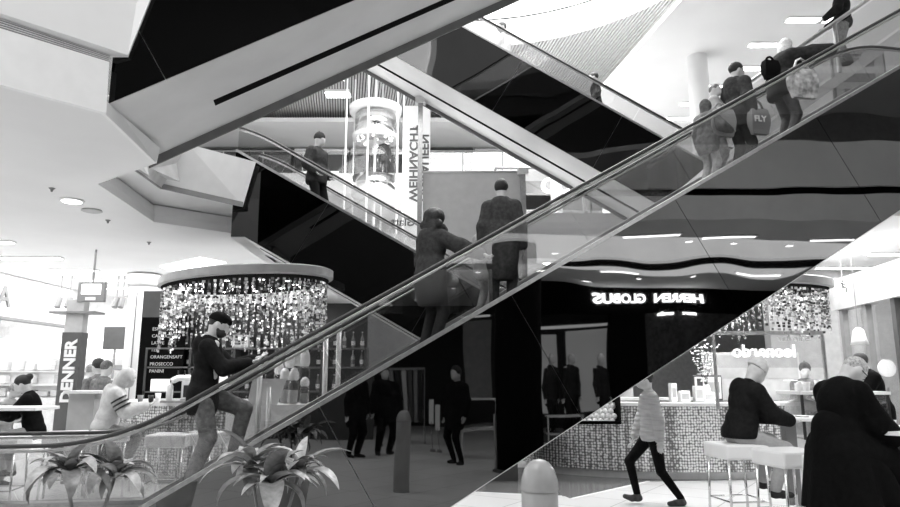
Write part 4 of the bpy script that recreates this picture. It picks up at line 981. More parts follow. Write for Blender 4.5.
MB().lathe([(.15, -.15), (.12, -.05), (.09, .1), (.04, .15), (0, .16)], n=24).build('shade', PANELW, t, smooth=True); MB().lathe([(.05, -.10), (0, -.13)], n=12).build('bulb', LAMP, t); MB().tube([(0, 0, .16), (0, 0, L0-zl_)], .008, 6).build('cord', MGREY, t)
rc_ = at(884, 350, 12.9); t = thing('round_light_disc', 'round white light disc behind the black silhouette at right', 'lamp', (rc_[0], 12.9, 0)); MB().tube([(0, 0, 0), (0, 0, 1.4)], .02, 8).build('stand', MGREY, t); o = MB().lathe([(0, 0), (.16, 0), (.16, .05), (0, .05)], n=28).build('disc', PANELW, t); o.rotation_euler = (R(90), 0, 0); o.location = (0, 0, 1.75)
# lit poster and posts on the upper right level, stairs with rail
pa = at(858, 76, 11.8)
t = thing('lit_poster', 'tall lit poster with small pictures behind the escalator top at right', 'poster', (pa[0], 11.8, L1))
z0, z1 = at(858, 100, 11.8)[2]-L1, at(858, 51, 11.8)[2]-L1
MB().box((-.42, 0, z0), (.5, .06, z1)).build('light_box', PANELW, t); MB().box((-.46, .01, 0), (-.42, .07, z1+.1)).build('frame', STEEL, t); MB().box((.5, .01, 0), (.54, .07, z1+.1)).build('frame', STEEL, t)
for i in range(3): MB().box((-.28, -.008, z0+.05+i*.3), (.32, 0, z0+.22+i*.3)).build('picture', LGREY, t)
text('Le Bar Shopping', .07, MGREY, 'lettering', t, (-.36, -.01, z1-.1), depth=.002)
# gallery stair with handrail at the top right
ra, rb_, rc2 = at(700, 117, 11.3), at(795, 50, 11.3), at(880, -9, 11.3)
t = thing('stair_flight', 'pale stair flight with a steel handrail climbing at top right behind the blonde woman', 'stairs', tuple(ra-V(0, 0, 1.)))
o0 = ra-V(0, 0, 1.); dv = rc2-ra
MB().tube([ra-o0, rc2-o0+dv*.2], .035, 8).build('handrail', STEEL, t, smooth=True)
for f_ in (.2, .74): q = ra+dv*f_-o0; MB().tube([q, q-V(0, 0, .95)], .04, 8).build('post', STEEL, t)
MB().prism([V(0, .0, .1), dv*1.2+V(0, 0, .1), dv*1.2+V(0, 0, .92), V(0, 0, .92)], (0, .01, 0)).build('glass_pane', GLASSB, t)
MB().prism([V(0, .05, -.15), dv*1.2+V(0, .05, -.15), dv*1.2+V(0, .05, .05), V(0, .05, .05)], (0, 1.2, 0)).build('flight', PANELW, t)
stair = (ra, dv)
# round twin lamps under the crossing escalator
for px, lb in ((549, 'left'), (564, 'right')):
    c = at(px, 186, 16.6); t = thing('round_sign_lamp', '%s one of two round lit discs above the slim column' % lb, 'sign', tuple(c), 0, 'round lit discs'); o = MB().lathe([(0, 0), (.2, 0), (.2, .06), (0, .06)], n=24).build('disc', LAMPS, t); o.rotation_euler = (R(90), 0, 0); o = MB().lathe([(.09, 0), (.12, 0), (.12, .01), (.09, .01)], n=20).build('emblem', LGREY, t); o.rotation_euler = (R(90), 0, 0); o.location = (0, -.07, 0)
c = at(537, 186, 16.8); t = thing('sign_beam', 'grey horizontal sign beam behind the two round lit discs', 'beam', (c[0], 16.9, c[2])); MB().box((-.6, 0, -.16), (1.6, .2, .16)).build('beam', MGREY, t); MB().box((-.4, .05, L1-c[2]), (-.3, .15, -.16)).build('post', STEEL, t); MB().box((1.2, .05, L1-c[2]), (1.3, .15, -.16)).build('post', STEEL, t)

# ------------------------------------------------------------------ plants
def plant(label, x, y, z, R0, seed, n=34, heads=3, up=.5):
    t = thing('potted_plant', label, 'plant', (x, y, 0)); rp = random.Random(seed); LG = mat('leaf_grey', .20, .35, noise=.12, scale=25); LG2 = mat('leaf_pale', .40, .35, noise=.12, scale=25)
    MB().lathe([(.0, 0), (.17, 0), (.22, .40), (.23, .42), (.20, .42), (.19, .36), (0, .36)], n=28).build('pot', PALE, t, smooth=True)
    MB().lathe([(0, .37), (.19, .37)], n=20).build('soil', DARK, t)
    sm = MB(); A = [MB(), MB()]
    for h in range(heads):
        a = 2*PI*h/heads+.6; hx, hy, hz = (R0*.45*math.cos(a), R0*.3*math.sin(a), z+rp.uniform(-.08, .04)) if heads > 1 else (0, 0, z)
        sm.tube([(hx*.2, hy*.2, .36), (hx*.6, hy*.6, (z+.36)/2), (hx, hy, hz)], .012, 6)
        m_ = n//heads
        for i in range(m_):
            th = 2.399*i+rp.uniform(-.2, .2); el = up*(.15+1.0*(i/m_))-.1; L = R0*rp.uniform(.6, 1.2)*(1-.25*i/m_); w = L*rp.uniform(.12, .17); el += rp.uniform(-.35, .35)
            d = V(math.cos(th), math.sin(th), 0); s_ = V(-d[1], d[0], 0); base = V(hx, hy, hz); pts = []; bend = rp.random()
            q = base.copy(); ang = el+.55
            N = 9
            for k in range(N+1):
                f_ = k/N; wd = w*math.sin(PI*min(1, .12+f_*.9))**.75*(1 if f_ < .97 else 0)
                if f_ < .18: wd *= f_/.18*.9+.1
                if k == N: wd = .0008
                nn_ = -d*math.sin(ang)+V(0, 0, 1)*math.cos(ang)
                pts.append((q-s_*wd+nn_*wd*.35, q.copy(), q+s_*wd+nn_*wd*.35)); q = q+(d*math.cos(ang)+V(0, 0, 1)*math.sin(ang))*L/N; ang -= .13+.16*bend
            mbx = A[i % 2]; b0 = len(mbx.v)
            for tr_ in pts:
                for v in tr_: mbx.v.append(tuple(v))
            th_ = V(0, 0, -.002)
            for tr_ in pts:
                for v in tr_: mbx.v.append(tuple(v+th_))
            o_ = 3*(N+1)
            for k in range(N):
                for c_ in (0, 1):
                    a_, b_, c2, d2 = b0+3*k+c_, b0+3*k+c_+1, b0+3*(k+1)+c_+1, b0+3*(k+1)+c_
                    mbx.f.append((a_, b_, c2, d2)); mbx.f.append((a_+o_, d2+o_, c2+o_, b_+o_))
    sm.build('stem', MGREY, t, smooth=True)
    A[0].build('foliage', LG, t, smooth=True, fix=False); A[1].build('foliage', LG2, t, smooth=True, fix=False)
plant('drooping long-leaved potted plant at bottom left in front of the stools', XB(100, 4.9), 4.9, .93, .36, 4, 44, 2, .9)
plant('long-leaved potted plant in front of the black escalator flank at bottom', XB(278, 4.9), 4.9, .93, .42, 9, 60, 3, .8)
# ------------------------------------------------------------------ the near side of the atrium, mirrored in the polished flank
n1 = F1.n; MC = 2*(F1.P@n1)*n1; FW = V(0, 1, 0)-2*n1[1]*n1; RT = V(1, 0, 0)-2*n1[0]*n1
def mf(lat, D, z): return MC+RT*lat+FW*D+V(0, 0, z)
def mfp(px, D, z): return mf((px-450)/680*D, D, z)
def mbox(name, l0, l1, d0, d1, z0, z1, m, parent=None, mb=None):
    own = mb is None; mb = mb or MB()
    off = Vector(parent.location) if parent is not None else Vector((0, 0, 0))
    mb.hull8([tuple(Vector(mf(l, d, z))-off) for z in (z0, z1) for l, d in ((l0, d0), (l1, d0), (l1, d1), (l0, d1))])
    return mb.build(name, m, parent) if own else mb
lx = lambda px, D: (px-450)/680*D
struct(mbox('ceiling_near_side', -2.0, 20, 10.9, 26, L0, L0+.1, CEIL))
struct(mbox('ceiling_near_slab', -2.0, 20, 10.9, 26, L0+.1, L1, PALE))
struct(mbox('wall_near_fascia', -2.0, 20, 10.8, 10.9, L0, L0+.45, PANELW)); struct(mbox('wall_near_fascia_upper', -2.0, 20, 10.8, 10.9, L0+.58, L1+.35, WHITE))
struct(mbox('trim_5', -2., 20, 10.86, 10.9, L0+.45, L0+.58, BLACK))
struct(mbox('wall_near_upper', -2, 20, 19, 19.2, L1, 9.3, mat('near_upper_wall', .30, .6))); struct(mbox('wall_added_dark_left', -16, -2, 19, 19.2, 0, 15, mat('added_dark_wall', .05, .6))); struct(mbox('wall_added_dark_top', -2, 20, 19, 19.2, 9.5, 15, mat('added_dark_wall', .05, .6))); struct(mbox('ceiling_near_upper', -2, 20, 13.2, 26, 9.3, 9.5, CEIL))  # dark left and top walls added out of view, so the black flanks mirror dark
# dark bulkhead in the ceiling
struct(mbox('trim_6', -2, 20, 14.6, 14.75, L0-.16, L0, BLACK))
for i, (px, D, lb) in enumerate(((655, 11.9, 'nearest left'), (735, 12.2, 'nearest middle'), (845, 12.4, 'nearest right'), (530, 15.8, 'behind the bulkhead left'), (620, 16.2, 'behind the bulkhead middle'), (760, 16.4, 'behind the bulkhead right'))):
    p = mfp(px, D, 0); strip('linear lamp in the shop side ceiling mirrored in the black flank, %s' % lb, p, .95, rz=R(11+18), z=L0, w=.09)
for i, (px, D, lb) in enumerate(((692, 12.6, 'first'), (742, 12.9, 'second'), (792, 13.1, 'third'), (560, 13.5, 'fourth'), (640, 17, 'fifth'), (700, 16.9, 'sixth'), (480, 16, 'seventh'), (590, 18, 'eighth'), (820, 17.5, 'ninth'))):
    spot('round spotlight in the shop side ceiling mirrored in the black flank, %s' % lb, mfp(px, D, 0), .07)
# shop front with a black sign band
g = thing('shop', 'black shop front with white HERREN GLOBUS letters, seen mirrored in the escalator flank', 'shop front', tuple(mfp(650, 19, 0)))
mbox('sign_band', lx(528, 19), lx(960, 19), 19, 19.3, 3.3, L0, BLACK, g)
off = Vector(g.location)
def stext(s, size, px, z, D=18.97, m=SIGNW, **k):
    p = Vector(mfp(px, D, z))-off; return text(s, size, m, 'lettering', g, p, xdir=tuple(-RT), up=(0, 0, 1), depth=.02, **k)
stext('HERREN  GLOBUS', .37, 709, 3.66, bold=.012, xs=1.1)
stext('marc', .2, 700, 3.18, bold=.004); stext('cavallo', .2, 676, 3.18, bold=.003, xs=.9)
mbox('pier', lx(606, 19), lx(645, 19), 19, 19.3, 0, 3.3, BLACK, g)
mbox('pier', lx(528, 19), lx(540, 19), 19, 19.3, 0, 3.3, BLACK, g)
mbox('brick_wall', lx(645, 19.), lx(760, 19), 19.05, 19.3, 0, 3.3, mat('dark_brick', .035, .7, noise=.35, scale=9), g)
mbox('dark_glazing', lx(760, 19), lx(960, 19), 19.1, 19.2, 0, 3.3, DARK, g)
mbox('plinth_step', lx(528, 19), lx(960, 19), 18.8, 19.05, 0, .1, DGREY, g)
struct(mbox('wall_near_back', -8.5, 20, 24, 24.2, 0, L0, mat('near_back_wall', .03, .7)))
struct(mbox('wall_near_side', 19.8, 20, 12, 24, 0, L0, DARK)); struct(mbox('wall_near_left', -8.6, -8.4, 13.5, 24, 0, L1, DARK))
GLOWP = mat('glow_painted_wall', .7, .5, emit=.35, noise=.0)  # wall glows by itself, standing in for light thrown onto it
t = thing('lit_shop_wall', 'self-glowing pale shop wall behind the mannequins, mirrored in the escalator flank', 'panel', tuple(mfp(580, 22, 0)))
mbox('panel', lx(541, 22), lx(558, 22), 22, 22.1, .6, 2.9, GLOWP, t); mbox('panel', lx(567, 22), lx(608, 22), 22, 22.1, .6, 3.0, GLOWP, t); mbox('light_slot', lx(541, 22), lx(608, 22), 21.9, 22, 3.1, 3.2, SCREEN, t)
t = thing('lit_shop_wall', 'smaller lit shop wall left of the dark pillar, mirrored in the escalator flank', 'panel', tuple(mfp(475, 20, 0)))
mbox('panel', lx(462, 20), lx(492, 20), 20, 20.1, 1.0, 3.2, MGREY, t); mbox('light_slot', lx(462, 20), lx(490, 20), 19.95, 20, 3.3, 3.36, SCREEN, t)
pl = mfp(518, 12.5, 0)
t = column('wide black pillar mirrored in the middle of the escalator flank', pl[0], pl[1], .42, 0, L0, BLACK); MB().lathe([(.50, 0), (.50, .03), (.43, .05)], n=28).build('base_ring', DGREY, t)
MB().box((-.30, -.46, .0), (-.24, -.40, .9)).build('bright_strip', LGREY, t)
# console table outline and boards
def mtab(label, px0, px1, D, h_):
    c = mfp((px0+px1)/2, D, 0); t = thing('console_table', label, 'table', tuple(c)); a, b = lx(px0, D), lx(px1, D)
    mbox('top', a, b, D-.25, D+.25, h_-.04, h_, PALE, t); mbox('shelf', a, b, D-.25, D+.25, h_*.45-.03, h_*.45, PALE, t)
    for l in (a, b-.04): mbox('leg', l, l+.04, D-.25, D-.2, 0, h_, PALE, t)
mtab('pale console table left of the black pillar, mirrored in the flank', 461, 496, 15, 1.15)
mtab('pale display table under the mannequins, mirrored in the flank', 545, 580, 16.2, .8)
for px, lb, hh in ((431, 'taller', 1.15), (437.5, 'shorter', 1.02)):
    t = thing('notice_stand', '%s white upright notice board mirrored in the black flank' % lb, 'notice board', tuple(mfp(px, 15.5, 0))); mbox('board', lx(px-2.4, 15.5), lx(px+2.4, 15.5), 15.5, 15.55, hh-.55, hh, SCREEN if False else PANELW, t); mbox('foot', lx(px-2.4, 15.5), lx(px+2.4, 15.5), 15.4, 15.65, 0, .04, MGREY, t); mbox('stem', lx(px-.3, 15.5), lx(px+.3, 15.5), 15.5, 15.54, .04, hh-.5, MGREY, t)
t = thing('clothes_rack', 'rack with dark clothes mirrored left in the escalator flank', 'clothes rack', tuple(mfp(400, 17, 0)))
mbox('rail', lx(386, 17), lx(424, 17), 17, 17.04, 1.75, 1.79, STEEL, t)
for px in (386, 423): mbox('post', lx(px, 17), lx(px+1, 17), 17, 17.04, 0, 1.79, STEEL, t)
for i in range(7): mbox('garment', lx(388+i*5, 17), lx(391.5+i*5, 17), 16.8, 17.25, .55, 1.74, (DGREY, MGREY, DARK, LGREY)[i % 4], t)

# ------------------------------------------------------------------ people
def rider(fr, px, py, w, H, step, name='person', label='', rz=None, **k):
    S, z, q = fr.hit(px, py, w)
    p = fr.pt(S, w, step(S)); Hn = max(.6, (z-step(S)))
    a = math.atan2(fr.e[1], fr.e[0]) if rz is None else rz
    return person(name, label, tuple(p), a, H=H, **k)
UP = R(11)
# bearded man in a black cap with a phone
S, z, q = F1.hit(208, 313, .85)
cm, J = person('person', 'bearded man in a black cap and dark hoodie looking at a phone on the escalator', tuple(F1.pt(S+.0, .85, e1step(S))), UP, H=1.80, lean=5, head=(10, 0), hat='cap', hair='crop', hv=.02,
    lh=(.48, .10, 1.27), rh=(.45, -.08, 1.23), lf=(.36, .12, .25), rf=(-.02, -.12, 0), top=.012, hem=.70, puff=.03, legs=.16, shoes=.03, hood=True, vox=.013, legpuff=.022, elb=(-.9, 0, -.6))
blob('beard', [([('e', J['hp'](.045, 0, -.07), (.062, .066, .06), J['BI']), ('c', J['hp'](.0, .066, -.02), J['hp'](.03, .055, -.07), .018, .02), ('c', J['hp'](.0, -.066, -.02), J['hp'](.03, -.055, -.07), .018, .02), ('sub', J['hp'](.11, 0, -.035), (.045, .04, .028), J['BI'])], .009, .015)], mat('beard_hair', .03, .7), cm, J['s'])
blob('scarf', [([('c', J['up'](.11, -.10, .16), J['up'](.07, -.08, .50), .022, .03), ('c', J['up'](.07, -.08, .50), J['up'](-.07, -.05, .56), .03, .03)], .009, .01)], PALE, cm, J['s'])
hw = (J['arms'][1][1]+J['arms'][-1][1])/2*J['s']
loc = Vector(cm.location)+Matrix.Rotation(UP, 3, 'Z')@Vector(tuple(hw+V(.11, 0, .04)))
t = thing('smartphone', 'pale phone held up by the bearded man in the cap', 'phone', loc, UP); t.rotation_euler = (0, R(-38), UP); MB().box((-.075, -.04, -.005), (.075, .04, .005)).build('case', PANELW, t, bevel=.003); MB().box((-.07, -.036, .005), (.07, .036, .006)).build('screen', SCREEN, t)
# woman with dark curly hair
S, z, q = F1.hit(431, 206, .95)
wm, J = person('person', 'woman with long dark curly hair and a dark coat, back turned, holding the handrail', tuple(F1.pt(S, .95, e1step(S))), R(40), H=1.68, lean=3, hair='curly', hv=.012,
    lh=(.12, .26, .8), rh=(.36, -.62, 1.12), lf=(.02, .11, 0), rf=(.0, -.11, 0), top=.045, hem=.55, puff=.055, legs=.03, vox=.015, hood=True, elb=(-.2, -.2, -.9))
# man in a dark hooded coat
S, z, q = F1.hit(501, 181, .95)
person('person', 'short-haired man in a long dark hooded coat, back turned, in the middle of the escalator', tuple(F1.pt(S, .95, e1step(S))), R(78), H=1.64, hair='short', hv=.018,
    lh=(.02, .27, .8), rh=(.08, -.27, .80), top=.055, hem=.42, puff=.05, legs=.04, vox=.015, hood=True)
S, z, q = F1.hit(484, 216, 1.25)
person('person', 'small child with light hair half hidden behind the man in the hooded coat', tuple(F1.pt(S, 1.25, e1step(S))), R(40), H=1.22, hair='long', hv=.2,
    lh=(.05, .25, .8), rh=(.3, -.3, 1.05), top=.35, hem=.62, puff=.05, legs=.25, vox=.017)
S, z, q = F1.hit(704, 93, .7)
person('person', 'smallest child in a hooded jacket at the left of the group of four', tuple(F1.pt(S, .7, e1step(S))), R(30), H=1.16, hair='short', hv=.08, hat='hood', extra=.12,
    lh=(.05, .25, .8), rh=(.3, -.3, 1.1), top=.16, hem=.66, puff=.06, legs=.3, vox=.017)
S, z, q = F1.hit(713, 91, 1.15)
person('person', 'light-haired child behind the smallest child on the escalator', tuple(F1.pt(S, 1.15, e1step(S))), R(-20), H=1.38, hair='crop', hv=.16, head=(0, -20), lh=(.05, .25, .8), rh=(.15, -.28, .9), top=.4, hem=.68, puff=.05, legs=.25, vox=.017)
S, z, q = F1.hit(734, 65, .9)
by, J = person('person', 'tall dark-haired boy in a dark hooded jacket with a shoulder bag on the escalator', tuple(F1.pt(S, .9, e1step(S))), R(20), H=1.60, hair='short', hv=.015, head=(0, -15),
    lh=(.05, .27, .85), rh=(.0, -.30, .84), top=.05, hem=.72, puff=.05, legs=.02, vox=.015, hood=True)
def bag(name, label, loc, rz, w, h_, d, m, strap, txt=None):
    t = thing(name, label, 'bag', loc, rz)
    mbq = MB(); n_ = 6
    for i in range(n_):
        f0, f1 = i/n_, (i+1)/n_; g_ = lambda f_: (w/2*(.8+.2*math.sin(PI*f_*.9+.3)), d/2*(.5+.5*math.sin(PI*min(1, f_+.12))))
        (a0, b0), (a1_, b1_) = g_(1-f0), g_(1-f1)
        mbq.hull8([(-a0, -b0, h_*f0), (a0, -b0, h_*f0), (a0, b0, h_*f0), (-a0, b0, h_*f0), (-a1_, -b1_, h_*f1), (a1_, -b1_, h_*f1), (a1_, b1_, h_*f1), (-a1_, b1_, h_*f1)])
    mbq.build('body', m, t)
    MB().tube([(-w*.3, 0, h_*.98), (-w*.15, 0, h_+strap*.8), (0, 0, h_+strap), (w*.15, 0, h_+strap*.8), (w*.3, 0, h_*.98)], .016, 6).build('strap', m, t, smooth=True)
    if txt: text(txt[0], txt[1], txt[2], 'lettering', t, (-w*.42, -d/2-.012, h_*.45), depth=.004, bold=.003)
    return t
PB = mat('bag_pattern', .55, .6, noise=.3, scale=14)
q = F1.pt(F1.hit(758, 112, .62)[0], .62, F1.hit(752, 118, .62)[1]-.22)
bag('shopping_bag', 'grey shopping bag with pale letters carried by the tall boy', tuple(q), UP, .27, .34, .12, MGREY, .12, ('FLY', .11, PANELW))
q = F1.pt(F1.hit(722, 128, .6)[0], .6, F1.hit(722, 122, .6)[1]-.2)
bag('shoulder_bag', 'mid-grey slung bag between the smallest child and the tall boy', tuple(q), UP, .34, .36, .14, mat('bag_grey', .3, .6), .10)
S, z, q = F1.hit(778, 40, .95)
person('person', 'blonde woman in a dark jacket reaching for the handrail near the escalator top', tuple(F1.pt(S, .95, e1step(S))), R(8), H=1.60, lean=8, hair='long', hv=.8, head=(0, 25),
    lh=(.32, .3, 1.1), rh=(.62, -.40, 1.42), top=.03, hem=.78, puff=.085, legs=.11, vox=.015, elb=(-.2, 0, -.9))
q = F1.hit(804, 97, .5)
bag('tote_bag', 'pale patterned tote bag on the back of the blonde woman', tuple(F1.pt(q[0], .5, q[1]-.02)), UP, .40, .40, .12, PB, .16)
q = F1.hit(767, 75, .7)
bag('handbag', 'small black handbag at the elbow of the blonde woman', tuple(F1.pt(q[0], .62, q[1]-.1)), UP, .22, .26, .12, BLACK, .06)
# person on the gallery stair
f_ = (858-700)/(880-700); q = stair[0]+stair[1]*f_
person('person', 'person in dark jacket and grey trousers at the very top right picture edge', (q[0], q[1]+.5, q[2]-.95), R(150), H=1.7, hair='short', top=.02, hem=.84, puff=.04, legs=.22, vox=.018, lh=(.3, .2, 1.0), rh=(.28, -.2, 1.0))
# far escalators
S, z, q = F4.hit(318, 135, .7)
person('person', 'man in a grey beanie and dark jacket standing sideways on the far lower escalator', tuple(F4.pt(S, .7, e4step(S))), R(-30), H=max(1.5, min(1.85, z-e4step(S))), hair='none', hat='beanie', extra=.06, head=(5, 10),
    lh=(.15, .2, .95), rh=(.16, -.2, .95), top=.06, hem=.78, puff=.05, legs=.02, vox=.016)
S, z, q = F3.hit(503, 23, 1.0)
person('person', 'person in a white top high on the far upper escalator under the skylight', tuple(F3.pt(S, 1.0, e3step(S))), R(200), H=max(1.1, min(1.8, z-e3step(S))), hair='short', hv=.1, top=.8, hem=.7, legs=.6, vox=.02)
S, z, q = F3.hit(595, 73, 1.0)
person('person', 'person in black on the far upper escalator in front of the slatted ceiling', tuple(F3.pt(S, 1.0, e3step(S))), R(170), H=max(1.1, min(1.8, z-e3step(S))), hair='short', hv=.02, top=.015, hem=.6, legs=.02, vox=.02)
person('person', 'small dark figure riding inside the glass lift', (lf_.location.x+.35, 25.0, at(375, 180, 25.)[2]), R(-90), H=1.7, hair='short', hv=.02, top=.06, hem=.7, legs=.05, vox=.03)
# walking woman
wx = XB(649, 9.0)
ww, J = person('person', 'woman in a pale quilted jacket and black leggings striding left past the bar', (wx, 9.0, 0), R(180), H=1.70, lean=2, hair='short', hv=.02,
    lh=(-.02, .26, .80), rh=(.16, -.27, .84), lf=(-.28, .08, 0), rf=(.24, -.08, .03, .03), pz=.885, top=.62, hem=.80, puff=.028, legs=.006, legpuff=.0, shoes=.09, vox=.012, elb=(-.8, 0, -.5))
jk = [c for c in ww.children if c.name.startswith('jacket')][0]
qm = mat('quilted_jacket', .62, .6, noise=.03, scale=10); nt = qm.node_tree
tc = nt.nodes.new('ShaderNodeTexCoord'); wv = nt.nodes.new('ShaderNodeTexWave'); wv.bands_direction = 'Z'; wv.inputs['Scale'].default_value = 5.; wv.inputs['Distortion'].default_value = .6
bp = nt.nodes.new('ShaderNodeBump'); bp.inputs['Strength'].default_value = 1.; bp.inputs['Distance'].default_value = .03
nt.links.new(tc.outputs['Object'], wv.inputs['Vector']); nt.links.new(wv.outputs['Fac'], bp.inputs['Height']); nt.links.new(bp.outputs['Normal'], nt.nodes['Principled BSDF'].inputs['Normal'])
jk.data.materials[0] = qm
# hooded seated man
seat = .87
hx, hy = XB(736, 7.7), 7.72
person('person', 'seated man in a dark jacket and pale knitted cap leaning on the round table', (hx, hy, seat-.82), R(8), H=1.82, pz=.88, lean=16, head=(18, 5), hair='none', hat='beanie', extra=.6,
    lh=(.50, .16, 1.03), rh=(.52, -.10, 1.02), lf=(.34, .14, .30), rf=(.30, -.14, .25), top=.012, hem=.84, puff=.05, legs=.38, shoes=.05, hood=True, vox=.014, elb=(-.6, 0, -.8))
# man in the black coat
kx, ky = XB(832, 6.1), 6.1
bc, J = person('person', 'grey-haired man with glasses in a long black coat bending over the round table', (kx, ky, seat-.80), R(14), H=1.78, pz=.90, lean=11, head=(38, -14), hair='crop', hv=.42,
    lh=(.42, .20, 1.00), rh=(.44, -.16, .98), lf=(.50, .12, .36), rf=(.34, -.16, .22), top=.004, coat=True, hem=.6, puff=.065, legs=.012, shoes=.01, vox=.014, elb=(-.5, 0, -.8))
MB().tube([J['hp'](.10, -.03, .01)*J['s'], J['hp'](.085, -.075, .015)*J['s'], J['hp'](0, -.083, .012)*J['s']], .004, 6).build('glasses_frame', BLACK, bc)
MB().tube([(J['hp'](.097+.004*math.sin(a), -.035+.025*math.cos(a), .0+.02*math.sin(a))*J['s']) for a in [2*PI*i/14 for i in range(15)]], .003, 6).build('glasses_frame', BLACK, bc)
blob('coat_tail', [([('c', (-.04, 0, 1.05), (-.12, 0, .42), .17, .18), ('c', (-.05, -.12, .85), (-.06, -.24, .42), .17, .16), ('c', (.1, -.12, .85), (.2, -.24, .50), .15, .13), ('c', (-.05, .12, .85), (-.10, .16, .38), .15, .15), ('c', (.1, -.14, .82), (.22, -.18, .45), .13, .12), ('cut', (0, 0, .34), (0, 0, -1)), ('cut', (0, 0, .34), (-.2, 0, -1))], .016, .05)], garm(.004, 'top'), bc, J['s'])
MB().prism([(.02, -.30, .74), (.2, -.31, .72), (.2, -.31, .70), (.02, -.30, .72)], (0, .02, 0)).build('pocket_paper', PANELW, bc)
# background people, right
person('person', 'black silhouette of a person leaning on a counter at the far right', (XB(877, 11.6), 11.6, 0), R(170), H=2.0, lean=14, hair='short', hv=.01, top=.004, hem=.75, puff=.05, legs=.01, lh=(.45, .25, .95), rh=(-.30, -.45, .98), vox=.018)
person('person', 'person in a grey knitted hat holding a cup behind the display cabinet', (XB(807, 11.9), 11.95, .12), R(-110), H=1.68, hair='short', hat='beanie', extra=.12, top=.2, hem=.7, puff=.05, lh=(.3, .1, 1.15), rh=(.3, -.1, 1.1), vox=.018)
person('person', 'fair-haired seated person behind the man in the black coat', (XB(799, 9.4), 9.4, -.1), R(20), H=1.62, hair='crop', hv=.5, top=.55, hem=.7, puff=.05, lh=(.2, .2, 1.0), rh=(.2, -.2, 1.0), vox=.018)
# left group
person('person', 'woman in black with a dark bun leaning on the long white table at the left', (XB(46, 9.9), 9.75, .0), R(195), H=1.68, pz=.88, lean=13, head=(14, 0), hair='bun', hv=.01, top=.006, hem=.84, puff=.03, legs=.45, lh=(.52, .15, 1.12), rh=(.55, -.1, 1.12), lf=(.35, .12, .3), rf=(.3, -.12, .25), vox=.014, elb=(-.6, 0, -.8))
person('person', 'blonde person with a dark bag at the far left edge', (XB(6, 10.8), 10.6, .0), R(-150), H=1.62, hair='long', hv=.6, top=.5, hem=.7, lean=8, lh=(.3, .15, 1.1), rh=(.3, -.15, 1.1), legs=.2, vox=.018)
sj, J = person('person', 'seated person in a pale hooded jacket with dark sleeve stripes at the left bar', (XB(107, 9.75), 9.8, .02), R(20), H=1.78, pz=.86, lean=14, head=(20, -5), hair='short', hv=.25, hat='hood', extra=.6, top=.60, hem=.84, puff=.05, legs=.30, lh=(.46, .2, 1.12), rh=(.50, -.1, 1.14), lf=(.34, .12, .3), rf=(.28, -.12, .25), shoes=.1, hood=True, vox=.014, elb=(-.5, 0, -.8))
e_, w_ = J['arms'][-1]; s_ = J['sh'][-1]
for f_ in (.35, .55, .75):
    c_ = (s_+(e_-s_)*f_)*J['s']; d_ = (e_-s_)/np.linalg.norm(e_-s_); MB().tube([tuple(c_-d_*.012), tuple(c_+d_*.012)], .112*J['s'], 14).build('sleeve_stripe', DARK, sj)
person('person', 'dark-haired person in grey standing behind the striped jacket, left one of two', (XB(98, 12.3), 12.3, 0), R(150), H=1.90, hair='short', hv=.02, top=.2, hem=.7, legs=.03, vox=.018)
person('person', 'thin-haired man in grey just behind the striped jacket, right one of two', (XB(107, 11.9), 11.8, 0), R(70), H=1.86, hair='crop', hv=.12, top=.18, hem=.7, legs=.03, vox=.018)
person('person', 'person in white with fair hair in front of the bright shop', (XB(84, 15), 15.2, 0), R(80), H=1.85, hair='short', hv=.3, top=.75, hem=.6, legs=.5, vox=.02)
person('person', 'grey-clad person bending at the long white table beside the woman in black', (XB(24, 10.9), 10.5, 0), R(-10), H=1.5, hair='short', hv=.3, top=.4, hem=.7, lean=12, lh=(.3, .15, 1.1), rh=(.3, -.15, 1.1), legs=.3, vox=.02)
# people and mannequins on the shop side, mirrored
for px, D, lb, kd in ((362, 14.6, 'left of two dark figures standing on the shop side', 1), (388, 15.2, 'right of two dark figures standing on the shop side', 1), (455, 13.6, 'tall dark figure standing beside the console table', 1)):
    p = mfp(px, D, 0); person('person', lb+', mirrored in the black flank', tuple(p), R(60+px), H=1.78, hair='short', hv=.01, top=.012, hem=.6, puff=.05, legs=.01, vox=.024)
MAN = mat('mannequin_white', .75, .4)
for px, D, lb in ((551, 17.8, 'left'), (570, 18., 'middle'), (597, 17.6, 'right')):
    p = mfp(px, D, 0); o, _ = person('mannequin', 'white-headed %s mannequin in dark clothes beside the black pillar, mirrored in the flank' % lb, (p[0], p[1], .25), R(70), H=1.9, hair='none', skin=MAN, top=.03, hem=.65, legs=.02, vox=.024); o['category'] = 'mannequin'
    MB().box((-.3, -.3, -.25), (.3, .3, 0)).build('plinth', DGREY, o)

# ------------------------------------------------------------------ light
w = bpy.data.worlds.new('World'); SC.world = w; w.use_nodes = True
w.node_tree.nodes['Background'].inputs[0].default_value = (1, 1, 1, 1); w.node_tree.nodes['Background'].inputs[1].default_value = .9
def area(name, loc, rot_, sx, sy, e):
    l = bpy.data.lights.new(name, 'AREA'); l.shape = 'RECTANGLE'; l.size = sx; l.size_y = sy; l.energy = e
    o = bpy.data.objects.new(name, l); COL.objects.link(o); o.location = loc; o.rotation_euler = rot_; return o
area('skylight_daylight', (sc_[0], sc_[1], ZS+1.1), (0, 0, 0), sr*1.3, sr*1.3, 2200)
area('left_ceiling_lamps', (-7.5, 10, L0-.05), (0, 0, 0), 4, 7, 150)
area('left_shop_lamps', (-9, 17.5, L0-.05), (0, 0, 0), 8, 4, 330)
area('right_ceiling_lamps', (8.2, 12.5, L0-.05), (0, 0, 0), 4, 4, 330)
area('shop_side_lamps', tuple(mf(4, 14, L0-.05)), (0, 0, R(11)), 9, 4, 160)
